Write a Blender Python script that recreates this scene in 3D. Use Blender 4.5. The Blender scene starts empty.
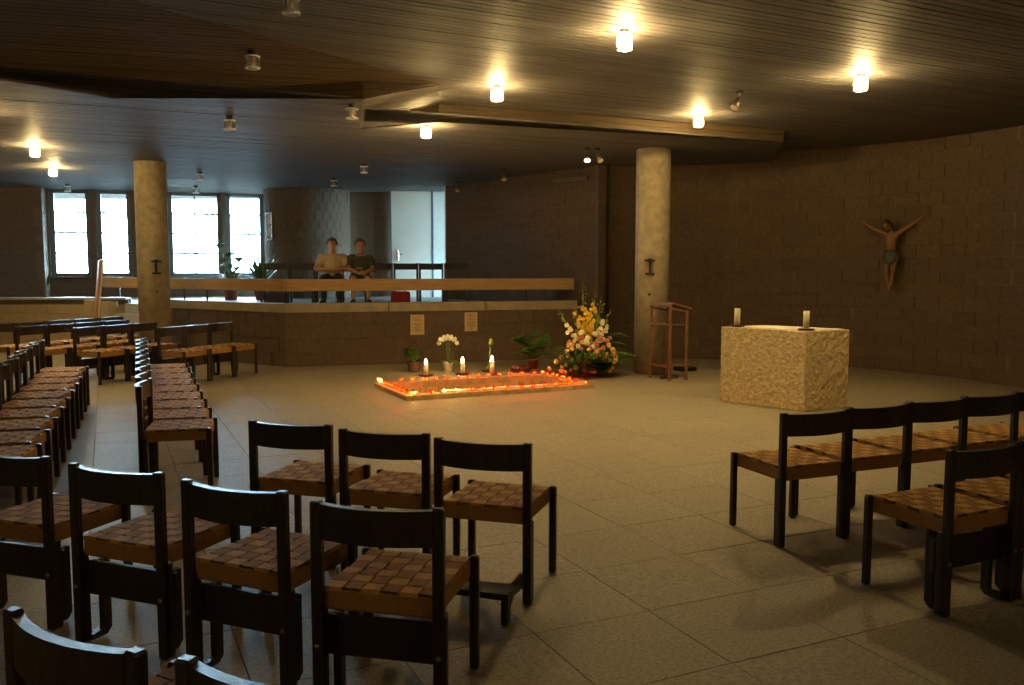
import bpy, bmesh, math, random
from mathutils import Vector, Matrix
random.seed(7)
SC = bpy.context.scene
COL = SC.collection
R = math.radians
PI = math.pi

# ------------------------------------------------------------------ camera, world, exposure
cam_d = bpy.data.cameras.new('camera'); cam = bpy.data.objects.new('camera', cam_d); COL.objects.link(cam)
cam_d.sensor_width = 36.0; cam_d.lens = 870.0 / 1024.0 * 36.0
cam.location = (0, 0, 1.6); cam.rotation_euler = (R(90) - math.atan(74 / 870.0), 0, 0)
cam_d.clip_start = 0.05; cam_d.clip_end = 200
SC.camera = cam
world = bpy.data.worlds.new('sky'); SC.world = world; world.use_nodes = True
WN, WL = world.node_tree.nodes, world.node_tree.links; bg = WN['Background']; bg.inputs[1].default_value = 58.0
wt = WN.new('ShaderNodeTexCoord'); wx_ = WN.new('ShaderNodeSeparateXYZ'); wr = WN.new('ShaderNodeValToRGB')      # overcast sky above, darker ground below the horizon
WL.new(wt.outputs['Generated'], wx_.inputs[0]); wm = WN.new('ShaderNodeMapRange'); wm.inputs['From Min'].default_value = -1; WL.new(wx_.outputs['Z'], wm.inputs['Value'])
wr.color_ramp.elements[0].position = .44; wr.color_ramp.elements[0].color = (.016, .024, .026, 1); wr.color_ramp.elements[1].position = .52; wr.color_ramp.elements[1].color = (.50, .80, 1.0, 1)
WL.new(wm.outputs[0], wr.inputs[0]); WL.new(wr.outputs[0], bg.inputs[0])
SC.view_settings.view_transform = 'Standard'; SC.view_settings.look = 'None'
SC.view_settings.exposure = 0.42; SC.view_settings.gamma = 1.0; SC.view_settings.use_curve_mapping = False
LAMP_W = 150.0        # watts per glowing bulb
LAMP_COL = (1.0, 0.71, 0.30)
BULB_R = 0.036

# ------------------------------------------------------------------ materials
def nt(m): return m.node_tree.nodes, m.node_tree.links
def mat(name, col, rough=0.6, var=0.0, scale=8.0, bump=0.0, bscale=60.0, metal=0.0, spec=0.5, stretch=(1, 1, 1), rnd=0.0, col2=None, emit=None, estr=0.0, detail=4.0, bdist=0.01):
    m = bpy.data.materials.new(name); m.use_nodes = True
    N, L = nt(m); b = N['Principled BSDF']
    b.inputs['Base Color'].default_value = (*col, 1); b.inputs['Roughness'].default_value = rough
    b.inputs['Metallic'].default_value = metal; b.inputs['Specular IOR Level'].default_value = spec
    if emit: b.inputs['Emission Color'].default_value = (*emit, 1); b.inputs['Emission Strength'].default_value = estr
    if var or bump or rnd:
        tc = N.new('ShaderNodeTexCoord'); mp = N.new('ShaderNodeMapping'); mp.inputs['Scale'].default_value = stretch
        L.new(tc.outputs['Object'], mp.inputs[0])
        oi = N.new('ShaderNodeObjectInfo')
        add = N.new('ShaderNodeVectorMath'); add.operation = 'ADD'
        mul = N.new('ShaderNodeVectorMath'); mul.operation = 'SCALE'; mul.inputs[0].default_value = (37, 19, 53)
        L.new(oi.outputs['Random'], mul.inputs['Scale']); L.new(mp.outputs[0], add.inputs[0]); L.new(mul.outputs[0], add.inputs[1])
        last = None
        if var or col2:
            nz = N.new('ShaderNodeTexNoise'); nz.inputs['Scale'].default_value = scale; nz.inputs['Detail'].default_value = detail
            L.new(add.outputs[0], nz.inputs['Vector'])
            cr = N.new('ShaderNodeValToRGB')
            lo = tuple(c * (1 - var) for c in col); hi = tuple(min(1, c * (1 + var)) for c in (col2 or col))
            cr.color_ramp.elements[0].position = 0.32; cr.color_ramp.elements[1].position = 0.68
            cr.color_ramp.elements[0].color = (*lo, 1); cr.color_ramp.elements[1].color = (*hi, 1)
            L.new(nz.outputs['Fac'], cr.inputs[0]); last = cr.outputs[0]
        if rnd:
            mr = N.new('ShaderNodeMapRange'); mr.inputs['To Min'].default_value = 1 - rnd; mr.inputs['To Max'].default_value = 1 + rnd
            L.new(oi.outputs['Random'], mr.inputs['Value'])
            mx = N.new('ShaderNodeVectorMath'); mx.operation = 'SCALE'
            if last: L.new(last, mx.inputs[0])
            else: mx.inputs[0].default_value = col
            L.new(mr.outputs[0], mx.inputs['Scale']); last = mx.outputs[0]
        if last: L.new(last, b.inputs['Base Color'])
        if bump:
            n2 = N.new('ShaderNodeTexNoise'); n2.inputs['Scale'].default_value = bscale; n2.inputs['Detail'].default_value = 5
            L.new(add.outputs[0], n2.inputs['Vector'])
            bp = N.new('ShaderNodeBump'); bp.inputs['Strength'].default_value = bump; bp.inputs['Distance'].default_value = bdist
            L.new(n2.outputs['Fac'], bp.inputs['Height']); L.new(bp.outputs[0], b.inputs['Normal'])
    return m
def glass(name, tint, opac=0.12, rough=0.05, trans=None, tfac=0.0):
    m = bpy.data.materials.new(name); m.use_nodes = True
    N, L = nt(m); N.remove(N['Principled BSDF']); out = N['Material Output']
    t = N.new('ShaderNodeBsdfTransparent'); t.inputs[0].default_value = (*tint, 1)
    g = N.new('ShaderNodeBsdfGlossy'); g.inputs['Roughness'].default_value = rough
    fr = N.new('ShaderNodeFresnel'); fr.inputs[0].default_value = 1.45
    mx = N.new('ShaderNodeMixShader'); L.new(fr.outputs[0], mx.inputs[0]); L.new(g.outputs[0], mx.inputs[2])
    src = t.outputs[0]
    if tfac:
        tr = N.new('ShaderNodeBsdfTranslucent'); tr.inputs[0].default_value = (*(trans or tint), 1)
        m2 = N.new('ShaderNodeMixShader'); m2.inputs[0].default_value = tfac
        L.new(t.outputs[0], m2.inputs[1]); L.new(tr.outputs[0], m2.inputs[2]); src = m2.outputs[0]
    L.new(src, mx.inputs[1]); L.new(mx.outputs[0], out.inputs[0])
    return m
def emis(name, col, s):
    m = bpy.data.materials.new(name); m.use_nodes = True
    N, L = nt(m); N.remove(N['Principled BSDF']); e = N.new('ShaderNodeEmission')
    e.inputs[0].default_value = (*col, 1); e.inputs[1].default_value = s
    L.new(e.outputs[0], N['Material Output'].inputs[0]); return m

M = {}
M['slab'] = mat('granite_slab', (0.30, 0.25, 0.165), 0.55, 0.30, 60, 0.12, 160, rnd=0.04, detail=10)
M['joint'] = mat('slab_joint', (0.21, 0.175, 0.118), 0.9)
M['block'] = mat('brown_block', (0.122, 0.082, 0.05), 0.85, 0.16, 14, 0.5, 70, rnd=0.08)
M['mortar'] = mat('mortar', (0.16, 0.12, 0.08), 0.95, 0.1, 20)
M['ceil'] = mat('dark_stained_board', (0.125, 0.116, 0.112), 0.62, 0.25, 5, 0.3, 25, spec=0.2, stretch=(0.6, 12, 12), rnd=0.16)
M['ceil_brown'] = mat('brown_board', (0.085, 0.058, 0.032), 0.6, 0.25, 5, 0.3, 25, spec=0.2, stretch=(0.6, 12, 12), rnd=0.16)  # browner, darker copy of the ceiling boards, for one slope and the fascias
M['ceilback'] = mat('ceiling_backing', (0.018, 0.016, 0.014), 0.9)
M['column'] = mat('exposed_concrete', (0.36, 0.30, 0.2), 0.8, 0.14, 9, 0.4, 40, col2=(0.4, 0.33, 0.22))
M['coping'] = mat('pale_concrete_coping', (0.36, 0.29, 0.19), 0.75, 0.12, 6, 0.2, 40)
M['deck'] = mat('deck_stone', (0.36, 0.35, 0.33), 0.4, 0.1, 12, rnd=0.05)
M['rail'] = mat('oak_rail', (0.42, 0.25, 0.10), 0.5, 0.18, 5, 0.1, 30, stretch=(0.5, 8, 8))
M['black_wood'] = mat('black_stained_wood', (0.030, 0.020, 0.013), 0.30, 0.35, 6, 0.25, 30, stretch=(14, 14, 2))
M['weave'] = mat('woven_cord', (0.60, 0.335, 0.10), 0.8, 0.12, 60, 0.5, 220, spec=0.12, rnd=0.08, stretch=(1, 1, 1))
M['weave_b'] = mat('woven_cord_sheen_dark', (0.39, 0.20, 0.055), 0.8, 0.12, 60, 0.5, 220, spec=0.12, rnd=0.08)  # darker copy: differing sheen of the crossing straps painted into the colour
M['bolt'] = mat('steel_bolt', (0.35, 0.3, 0.22), 0.35, metal=0.9)
M['altar'] = mat('rough_limestone', (0.56, 0.42, 0.21), 0.85, 0.16, 26, 1.0, 20, col2=(0.66, 0.5, 0.27), bdist=0.03)
M['altar_rough'] = mat('hewn_limestone', (0.5, 0.37, 0.19), 0.9, 0.18, 18, 1.0, 14, bdist=0.06)
M['linen'] = mat('white_linen', (0.8, 0.74, 0.58), 0.8, 0.04, 30)
M['wax'] = mat('cream_wax', (0.85, 0.75, 0.5), 0.5)
M['dark_plate'] = mat('dark_brown_plate', (0.06, 0.022, 0.014), 0.4)
M['iron'] = mat('dark_iron', (0.03, 0.027, 0.023), 0.5, metal=0.6)
M['winframe'] = mat('steel_grey_frame', (0.10, 0.13, 0.15), 0.5)
M['glasspane'] = glass('window_glass', (0.97, 0.99, 1.0))
M['lampglass'] = glass('lamp_glass', (0.92, 0.92, 0.9), rough=0.12, trans=(.95, .95, .95), tfac=0.12)
M['rimglass'] = mat('frosted_glass_rim', (0.92, 0.94, 0.92), 0.15, spec=0.8)
M['amber'] = mat('amber_socket', (0.6, 0.36, 0.12), 0.35, metal=0.5)
M['bulb_on'] = emis('glowing_bulb', LAMP_COL, LAMP_W / (4 * PI * PI * BULB_R ** 2))
M['bulb_off'] = mat('unlit_bulb', (0.8, 0.75, 0.65), 0.2)
M['door'] = mat('white_door_paint', (0.72, 0.72, 0.64), 0.45, 0.03, 4)
M['plaster'] = mat('white_plaster', (0.68, 0.68, 0.62), 0.7, 0.05, 10)
M['chrome'] = mat('chrome_metal', (0.6, 0.6, 0.6), 0.25, metal=1.0)
M['lectern'] = mat('reddish_wood', (0.22, 0.10, 0.04), 0.45, 0.25, 6, 0.1, 40, stretch=(10, 10, 1.5))
M['terracotta'] = mat('terracotta', (0.23, 0.06, 0.035), 0.7, 0.12, 14)
M['wicker'] = mat('dark_wicker', (0.085, 0.03, 0.018), 0.7, 0.3, 60, 0.6, 90)
M['leaf'] = mat('green_leaf', (0.10, 0.19, 0.03), 0.5, 0.35, 12, rnd=0.15)
M['leaf_light'] = mat('light_green_leaf', (0.24, 0.30, 0.05), 0.5, 0.3, 12, rnd=0.15)
M['leaf_fern'] = mat('fern_green', (0.11, 0.26, 0.04), 0.5, 0.35, 12, rnd=0.15)
M['yellow'] = mat('yellow_petal', (0.78, 0.50, 0.04), 0.6, 0.12, 20, rnd=0.12)
M['rose_y'] = mat('apricot_rose', (0.85, 0.48, 0.12), 0.6, 0.12, 20, rnd=0.12)
M['rose_p'] = mat('pink_rose', (0.68, 0.25, 0.16), 0.6, 0.15, 20, rnd=0.15)
M['cream'] = mat('cream_petal', (0.85, 0.74, 0.45), 0.6, 0.08, 20, rnd=0.06)
M['white_petal'] = mat('white_petal', (0.85, 0.78, 0.62), 0.6, 0.05, 20)
M['white_pot'] = mat('white_ceramic', (0.72, 0.66, 0.52), 0.35)
M['redglass'] = glass('red_votive_glass', (1.0, 0.20, 0.045), rough=0.08, trans=(1.0, 0.11, 0.012), tfac=0.5)
M['clearglass'] = glass('clear_votive_glass', (1.0, 0.86, 0.66), rough=0.08, trans=(1.0, 0.72, 0.4), tfac=0.45)
M['flame'] = emis('candle_flame', (1.0, 0.66, 0.24), 160.0)
M['flame_small'] = emis('votive_flame', (1.0, 0.60, 0.18), 1500.0)
M['curb'] = mat('sandstone_curb', (0.52, 0.35, 0.16), 0.75, 0.18, 14, 0.4, 40, rnd=0.08)
M['pitplank'] = mat('pit_lining', (0.56, 0.38, 0.15), 0.7, 0.2, 10, rnd=0.14)
M['paper'] = mat('cream_paper', (0.62, 0.44, 0.21), 0.8, 0.05, 10)
M['ink'] = mat('grey_ink', (0.17, 0.11, 0.05), 0.8)
M['skin'] = mat('skin', (0.60, 0.32, 0.19), 0.55, 0.05, 20)
M['skin2'] = mat('tanned_skin', (0.56, 0.29, 0.165), 0.55, 0.05, 20)
M['hair'] = mat('grey_brown_hair', (0.10, 0.075, 0.055), 0.6, 0.3, 60, 0.5, 120)
M['hair2'] = mat('brown_hair', (0.12, 0.065, 0.035), 0.6, 0.3, 60, 0.5, 120)
M['shirt_tan'] = mat('tan_shirt', (0.60, 0.46, 0.28), 0.85, 0.05, 30, 0.2, 30)
M['shirt_olive'] = mat('dark_olive_polo', (0.085, 0.078, 0.052), 0.85, 0.06, 30, 0.2, 30)
M['trousers'] = mat('dark_blue_trousers', (0.022, 0.03, 0.05), 0.85, 0.1, 30)
M['shorts'] = mat('grey_shorts', (0.11, 0.115, 0.115), 0.85, 0.1, 30)
M['shoe'] = mat('dark_shoe', (0.03, 0.022, 0.018), 0.5)
M['eye'] = mat('eye', (0.03, 0.02, 0.015), 0.2)
M['gold'] = mat('golden_paper', (0.8, 0.55, 0.15), 0.3, metal=0.6)
M['redcloth'] = mat('red_fabric', (0.3, 0.02, 0.018), 0.8, 0.1, 20)
M['blackcloth'] = mat('black_fabric', (0.02, 0.02, 0.022), 0.7, 0.1, 20)
M['carved'] = mat('carved_wood_skin', (0.25, 0.13, 0.055), 0.55, 0.2, 12, 0.2, 40)
M['carved_hair'] = mat('carved_dark_hair', (0.06, 0.032, 0.016), 0.6)
M['loincloth'] = mat('grey_blue_loincloth', (0.075, 0.08, 0.075), 0.7, 0.2, 20)
M['panelwood'] = mat('pale_panel_wood', (0.45, 0.24, 0.10), 0.5, 0.15, 5, stretch=(8, 8, 1))
M['steppanel'] = mat('tan_boards', (0.33, 0.25, 0.145), 0.75, 0.1, 8, rnd=0.08)
M['picture'] = mat('icon_picture', (0.16, 0.12, 0.07), 0.3, 0.5, 12, col2=(0.5, 0.42, 0.3))
M['litglass'] = glass('lit_lamp_glass', (0.95, 0.93, 0.88), rough=0.2, trans=(1, .95, .85), tfac=0.3)
M['rubber'] = mat('black_rubber', (0.012, 0.012, 0.012), 0.6)
M['yellow_dry'] = mat('yellow_petal_scatter', (0.7, 0.45, 0.1), 0.6)
M['spotlens'] = emis('spot_lens', (1.0, 0.8, 0.45), 14.0)

# ------------------------------------------------------------------ mesh helpers
def box(bm, c, s, rz=0.0, bev=0.0, rot=None):
    t = bmesh.new(); bmesh.ops.create_cube(t, size=1.0)
    bmesh.ops.scale(t, vec=s, verts=t.verts)
    if bev: bmesh.ops.bevel(t, geom=t.edges[:], offset=bev, segments=1, affect='EDGES', profile=0.5)
    m = Matrix.Translation(c) @ ((rot.to_4x4() if rot else Matrix.Rotation(rz, 4, 'Z')))
    bmesh.ops.transform(t, matrix=m, verts=t.verts); merge(bm, t)
def merge(bm, t):
    me = bpy.data.meshes.new('tmp'); t.to_mesh(me); t.free(); bm.from_mesh(me); bpy.data.meshes.remove(me)
def tube(bm, pts, rad, n=6, cap=True):
    pts = [Vector(p) for p in pts]; rads = rad if isinstance(rad, (list, tuple)) else [rad] * len(pts)
    rings = []; up = Vector((0.13, 0.21, 1)).normalized()
    for i, p in enumerate(pts):
        d = (pts[min(i + 1, len(pts) - 1)] - pts[max(i - 1, 0)]).normalized()
        a = d.cross(up)
        if a.length < 1e-3: a = d.cross(Vector((1, 0, 0)))
        a.normalize(); b = d.cross(a).normalized()
        rings.append([bm.verts.new(p + (a * math.cos(2 * PI * k / n) + b * math.sin(2 * PI * k / n)) * rads[i]) for k in range(n)])
    for r0, r1 in zip(rings, rings[1:]):
        for k in range(n): bm.faces.new((r0[k], r0[(k + 1) % n], r1[(k + 1) % n], r1[k]))
    if cap: bm.faces.new(rings[0][::-1]); bm.faces.new(rings[-1])
def lathe(bm, prof, n=16, c=(0, 0, 0), closed=True):
    rings = []
    for r, z in prof:
        if r < 1e-6: rings.append([bm.verts.new((c[0], c[1], c[2] + z))])
        else: rings.append([bm.verts.new((c[0] + r * math.cos(2 * PI * k / n), c[1] + r * math.sin(2 * PI * k / n), c[2] + z)) for k in range(n)])
    for a, b in zip(rings, rings[1:]):
        for k in range(n):
            k2 = (k + 1) % n
            if len(a) == 1 and len(b) == 1: continue
            if len(a) == 1: bm.faces.new((a[0], b[k2], b[k]))
            elif len(b) == 1: bm.faces.new((a[k], a[k2], b[0]))
            else: bm.faces.new((a[k], a[k2], b[k2], b[k]))
def prism(bm, poly, z0, z1):
    a = [bm.verts.new((x, y, z0)) for x, y in poly]; b = [bm.verts.new((x, y, z1)) for x, y in poly]
    n = len(poly)
    for i in range(n): bm.faces.new((a[i], a[(i + 1) % n], b[(i + 1) % n], b[i]))
    bm.faces.new(a[::-1]); bm.faces.new(b)
def blob(bm, c, s, sub=1, jit=0.0):
    t = bmesh.new(); bmesh.ops.create_icosphere(t, subdivisions=sub, radius=1.0)
    for v in t.verts:
        k = 1 + random.uniform(-jit, jit); v.co = Vector((c[0] + v.co.x * s[0] * k, c[1] + v.co.y * s[1] * k, c[2] + v.co.z * s[2] * k))
    merge(bm, t)
def done(bm, name, smooth=False):
    bmesh.ops.recalc_face_normals(bm, faces=bm.faces[:])
    me = bpy.data.meshes.new(name); bm.to_mesh(me); bm.free()
    if smooth:
        for p in me.polygons: p.use_smooth = True
    return me
def obj(name, me, m=None, parent=None, loc=(0, 0, 0), rz=0.0, smooth=False, rot=None):
    if isinstance(me, bmesh.types.BMesh): me = done(me, name, smooth)
    if m is not None and not me.materials: me.materials.append(m)
    o = bpy.data.objects.new(name, me); COL.objects.link(o)
    o.location = loc; o.rotation_euler = rot if rot else (0, 0, rz)
    if parent: o.parent = parent
    return o
def empty(name, loc=(0, 0, 0), rz=0.0):
    o = bpy.data.objects.new(name, None); COL.objects.link(o); o.location = loc; o.rotation_euler = (0, 0, rz); o.empty_display_size = 0.1
    return o
def tag(o, label, cat, group=None):
    o['label'] = label; o['category'] = cat
    if group: o['group'] = group
    return o
def struct(o): o['kind'] = 'structure'; return o
def stuff(o): o['kind'] = 'stuff'; return o
def copy_tree(o, parent=None):
    c = o.copy(); COL.objects.link(c); c.parent = parent
    for ch in o.children: copy_tree(ch, c)
    return c
B = bmesh.new
ORD = ['first', 'second', 'third', 'fourth', 'fifth', 'sixth', 'seventh', 'eighth', 'ninth', 'tenth', 'eleventh', 'twelfth', 'thirteenth', 'fourteenth']
G25 = R(25)
E1 = Vector((math.cos(G25), math.sin(G25))); E2 = Vector((-math.sin(G25), math.cos(G25)))
def g2w(a, b): return (a * E1.x + b * E2.x, a * E1.y + b * E2.y)

# ------------------------------------------------------------------ room outline
DECK = 0.93; COPE = 1.03; WTOP = 3.72
ARC_C = (2.0, 10.6); ARC_R = 4.95
def arc(a0, a1, n): return [(ARC_C[0] + ARC_R * math.cos(R(a0 + (a1 - a0) * i / n)), ARC_C[1] + ARC_R * math.sin(R(a0 + (a1 - a0) * i / n))) for i in range(n + 1)]
KINK = (-3.68, 14.08); PODR = (1.35, 15.52); PODL = (-6.6, 16.12)
WB0 = (-10.75, 19.85); WBD = (0.9563, 0.2924)
def wb(u, off=0.0): return (WB0[0] + WBD[0] * u + WBD[1] * off, WB0[1] + WBD[1] * u - WBD[0] * off)

# floor: slabs on a 0.6 m grid turned 25 degrees, with a hole for the candle pit
floor = struct(obj('floor', (lambda b: (box(b, (-2.8, 6.5, -0.345), (22, 27, 0.05)), b)[1])(B()), M['joint']))
PIT_O = (3.25, 5.87, 10.0, 11.42)      # outer edge of the curb in grid coordinates
PIT_I = (3.41, 5.71, 10.16, 11.26)      # inner edge
def cell_pieces(a0, a1, b0, b1):
    h = (PIT_I[0] - .08, PIT_I[1] + .08, PIT_I[2] - .08, PIT_I[3] + .08)
    if a1 <= h[0] or a0 >= h[1] or b1 <= h[2] or b0 >= h[3]: return [(a0, a1, b0, b1)]
    out = []
    if a0 < h[0]: out.append((a0, h[0], b0, b1)); a0 = h[0]
    if a1 > h[1]: out.append((h[1], a1, b0, b1)); a1 = h[1]
    if b0 < h[2]: out.append((a0, a1, b0, h[2]))
    if b1 > h[3]: out.append((a0, a1, h[3], b1))
    return out
slab_me = {}
def slab_mesh(w, d):
    k = (round(w, 3), round(d, 3))
    if k not in slab_me:
        b = B(); box(b, (0, 0, -0.02), (w - 0.003, d - 0.003, 0.04), bev=0.0015); slab_me[k] = done(b, 'floor_slab'); slab_me[k].materials.append(M['slab'])
    return slab_me[k]
far = B(); cells = []
for i in range(-24, 26):
    for j in range(-14, 34):
        for (a0, a1, b0, b1) in cell_pieces(1.656 + .6 * i, 2.256 + .6 * i, 3.32 + .6 * j, 3.92 + .6 * j):
            x, y = g2w((a0 + a1) / 2, (b0 + b1) / 2)
            if x < -13.2 or x > 7.6 or y < -5.4 or y > 18.5: continue
            if y > 13.8 + max(0, (x + 3.7) * .29) + max(0, (-3.7 - x) * .72) + 1.3: continue
            inview = y > 2.6 and abs(x) < y * 0.63 + .4
            cells.append((0 if inview else 1, math.hypot(x, y), x, y, a1 - a0, b1 - b0))
cells.sort()
for n, (v, d, x, y, w, h) in enumerate(cells):
    if v == 0 and n < 300:
        obj('floor_slab', slab_mesh(w, h), None, floor, (x, y, random.uniform(-.0012, .0)), G25)
    else: box(far, (x, y, -0.02), (w - .003, h - .003, .04), G25)
stuff(obj('floor_slab', far, M['slab'], floor))
b = B(); m3 = Matrix.Rotation(G25, 3, 'Z')
for (a0, a1, b0, b1) in ((-14, PIT_I[0] - .08, -14, 26), (PIT_I[1] + .08, 17, -14, 26), (PIT_I[0] - .08, PIT_I[1] + .08, -14, PIT_I[2] - .08), (PIT_I[0] - .08, PIT_I[1] + .08, PIT_I[3] + .08, 26)):
    x, y = g2w((a0 + a1) / 2, (b0 + b1) / 2); box(b, (x, y, -.042), (a1 - a0, b1 - b0, .03), G25)
obj('floor_bed', b, M['joint'], floor)

# block walls -------------------------------------------------------------------------------
blk_cache = {}
def blk(w, h):
    k = (round(w, 2), round(h, 3))
    if k not in blk_cache:
        b = B(); box(b, (0, 0, 0), (k[0] - .009, .06, k[1] - .009), bev=.003)
        me = done(b, 'block'); me.materials.append(M['block']); blk_cache[k] = me
    return blk_cache[k]
def path_at(path, s):
    for p, q in zip(path, path[1:]):
        l = math.dist(p, q)
        if s <= l or q == path[-1]:
            t = s / l; return (p[0] + (q[0] - p[0]) * t, p[1] + (q[1] - p[1]) * t, math.atan2(q[1] - p[1], q[0] - p[0]))
        s -= l
def block_wall(name, path, z0, z1, side, single=True, back=0.22, bl=0.40, bh=0.20, parent=None, limit=300, smin=0.0, smax=1e9):
    """path in plan; visible face on `side` (+1 = left of travel)"""
    total = sum(math.dist(p, q) for p, q in zip(path, path[1:]))
    b = B(); n = len(path); inner = []; outer = []
    for i, p in enumerate(path):
        q0 = path[max(0, i - 1)]; q1 = path[min(n - 1, i + 1)]
        d = Vector((q1[0] - q0[0], q1[1] - q0[1])).normalized(); nr = Vector((-d.y, d.x)) * side
        inner.append((p[0] - nr.x * .012, p[1] - nr.y * .012)); outer.append((p[0] - nr.x * (back + .012), p[1] - nr.y * (back + .012)))
    for i in range(n - 1):
        quad = [inner[i], inner[i + 1], outer[i + 1], outer[i]]
        prism(b, quad, z0, z1)
    w = obj(name, b, M['mortar'], parent)
    if parent is None: struct(w)
    rows = int(round((z1 - z0) / bh)); hh = (z1 - z0) / rows
    cnt = 0; rest = B(); nrest = 0
    for r in range(rows):
        s = 0.0 if r % 2 == 0 else -bl / 2
        while s < total - .02:
            s0 = max(0.0, s); s1 = min(total, s + bl); s += bl
            if s1 - s0 < .04: continue
            x, y, a = path_at(path, (s0 + s1) / 2)
            pr = random.uniform(-.003, .003) - .03
            nx, ny = -math.sin(a) * side, math.cos(a) * side
            zc = z0 + (r + .5) * hh; p3 = (x + nx * pr, y + ny * pr, zc)
            if single and cnt < limit and smin <= s0 <= smax:
                obj('block', blk(s1 - s0, hh), None, w, p3, a); cnt += 1
            else: box(rest, p3, (s1 - s0 - .009, .06, hh - .009), a); nrest += 1
    if nrest: stuff(obj('block', rest, M['block'], w))
    else: rest.free()
    return w
apse = arc(95.5, -32, 34)
block_wall('wall_right', apse, 0.0, WTOP, -1, True, smin=0.0, smax=6.4)
pr_path = [(-1.46, 19.3), (1.5, 15.46)]
block_wall('wall_podium_side', pr_path, 0.0, WTOP, -1, True)
b = B(); box(b, (1.56, 15.44, WTOP / 2), (.16, .13, WTOP), R(20), .006); struct(obj('trim_1', b, M['block']))
block_wall('wall_podium_front', [KINK, PODR], 0.0, COPE - .14, -1, True)
block_wall('wall_podium_corner', [PODL, KINK], 0.0, COPE - .14, -1, True)
# plain enclosing walls outside the view
block_wall('wall_left', [wb(.2, .45), wb(-2.4, .45), (-13.0, 17.0), (-13.0, -5.2)], 0.0, WTOP, 1, False)
block_wall('wall_reveal', [wb(.2, -.3), wb(.2, .45)], DECK - .1, WTOP, 1, False, back=.15)
b = B(); box(b, (-3.0, -5.35, 1.86), (21.2, .22, 3.72)); struct(obj('wall_rear', b, M['block']))
ex = arc(95.5, -32, 34)[-1]
b = B(); box(b, (6.45, (ex[1] - 5.3) / 2, 1.86), (.25, ex[1] + 5.3, 3.72)); struct(obj('wall_entrance', b, M['block']))

# podium: coping, deck
coping = struct(obj('trim_2', (lambda b: (b.free(), B())[1])(B()), M['coping']))
def strip(p, q, z0, z1, out, inn):
    d = Vector((q[0] - p[0], q[1] - p[1])).normalized(); nr = Vector((d.y, -d.x))
    return [(p[0] + nr.x * out, p[1] + nr.y * out), (q[0] + nr.x * out, q[1] + nr.y * out), (q[0] - nr.x * inn, q[1] - nr.y * inn), (p[0] - nr.x * inn, p[1] - nr.y * inn)]
def coping_run(p, q, n):
    for i in range(n):
        a = (p[0] + (q[0] - p[0]) * (i + .004) / n, p[1] + (q[1] - p[1]) * (i + .004) / n)
        c = (p[0] + (q[0] - p[0]) * (i + .996) / n, p[1] + (q[1] - p[1]) * (i + .996) / n)
        b = B(); prism(b, strip(a, c, 0, 0, .02, .22), COPE - .145, COPE); obj('coping_stone', b, M['coping'], coping)
coping_run(KINK, (1.16, 15.46), 3); coping_run(PODL, KINK, 3)
b = B(); prism(b, [(-12.2, 17.1), (-7.46, 17.1), (-7.46, 16.76), (-6.6, 16.16), (-3.6, 14.14), (1.25, 15.55), (-1.3, 19.4), (-.3, 19.6), (-.3, 22), (-12.2, 22)], -.3, DECK)
deck = struct(obj('floor_podium', b, M['deck']))
# raised part by the windows: low parapet of pale boards facing the chairs, steps beside it
sp = B(); prism(sp, [(-12.15, 16.95), (-7.48, 16.95), (-7.48, 17.09), (-12.15, 17.09)], 0.0, COPE - .03)
pw = struct(obj('wall_podium_left', sp, M['mortar']))
for k in range(5):
    for j in range(3):
        b = B(); box(b, (-11.37 + j * 1.555, 16.94, .1 + k * .178), (1.545, .03, .172), 0, .003); obj('wall_board', b, M['steppanel'], pw)
b = B(); box(b, (-9.8, 17.02, COPE - .015), (4.6, .24, .05), 0, .004); struct(obj('trim_3', b, M['deck']))
steps = empty('steps', (-7.05, 16.40, 0), R(-35))
for k in range(4):
    b = B(); dp = (4 - k) * .18; box(b, (0, -dp / 2 - .02, .093 + k * .186), (.98, dp, .186), 0, .006)
    obj('step', b, M['deck'], steps)
tag(steps, 'dark stone steps climbing to the podium beside the tall round concrete pillar by the windows', 'steps')
side = empty('step_side_panel', (-7.84, 16.6, 0), R(4))
for k in range(4):
    b = B(); box(b, (-.225 + k * .15, 0, .5), (.146, .09, 1.0 - .02 * k), 0, .004); obj('board', b, M['steppanel'], side)
tag(side, 'upright grey-tan boarded panel at the side of the podium steps', 'panel')

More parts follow.
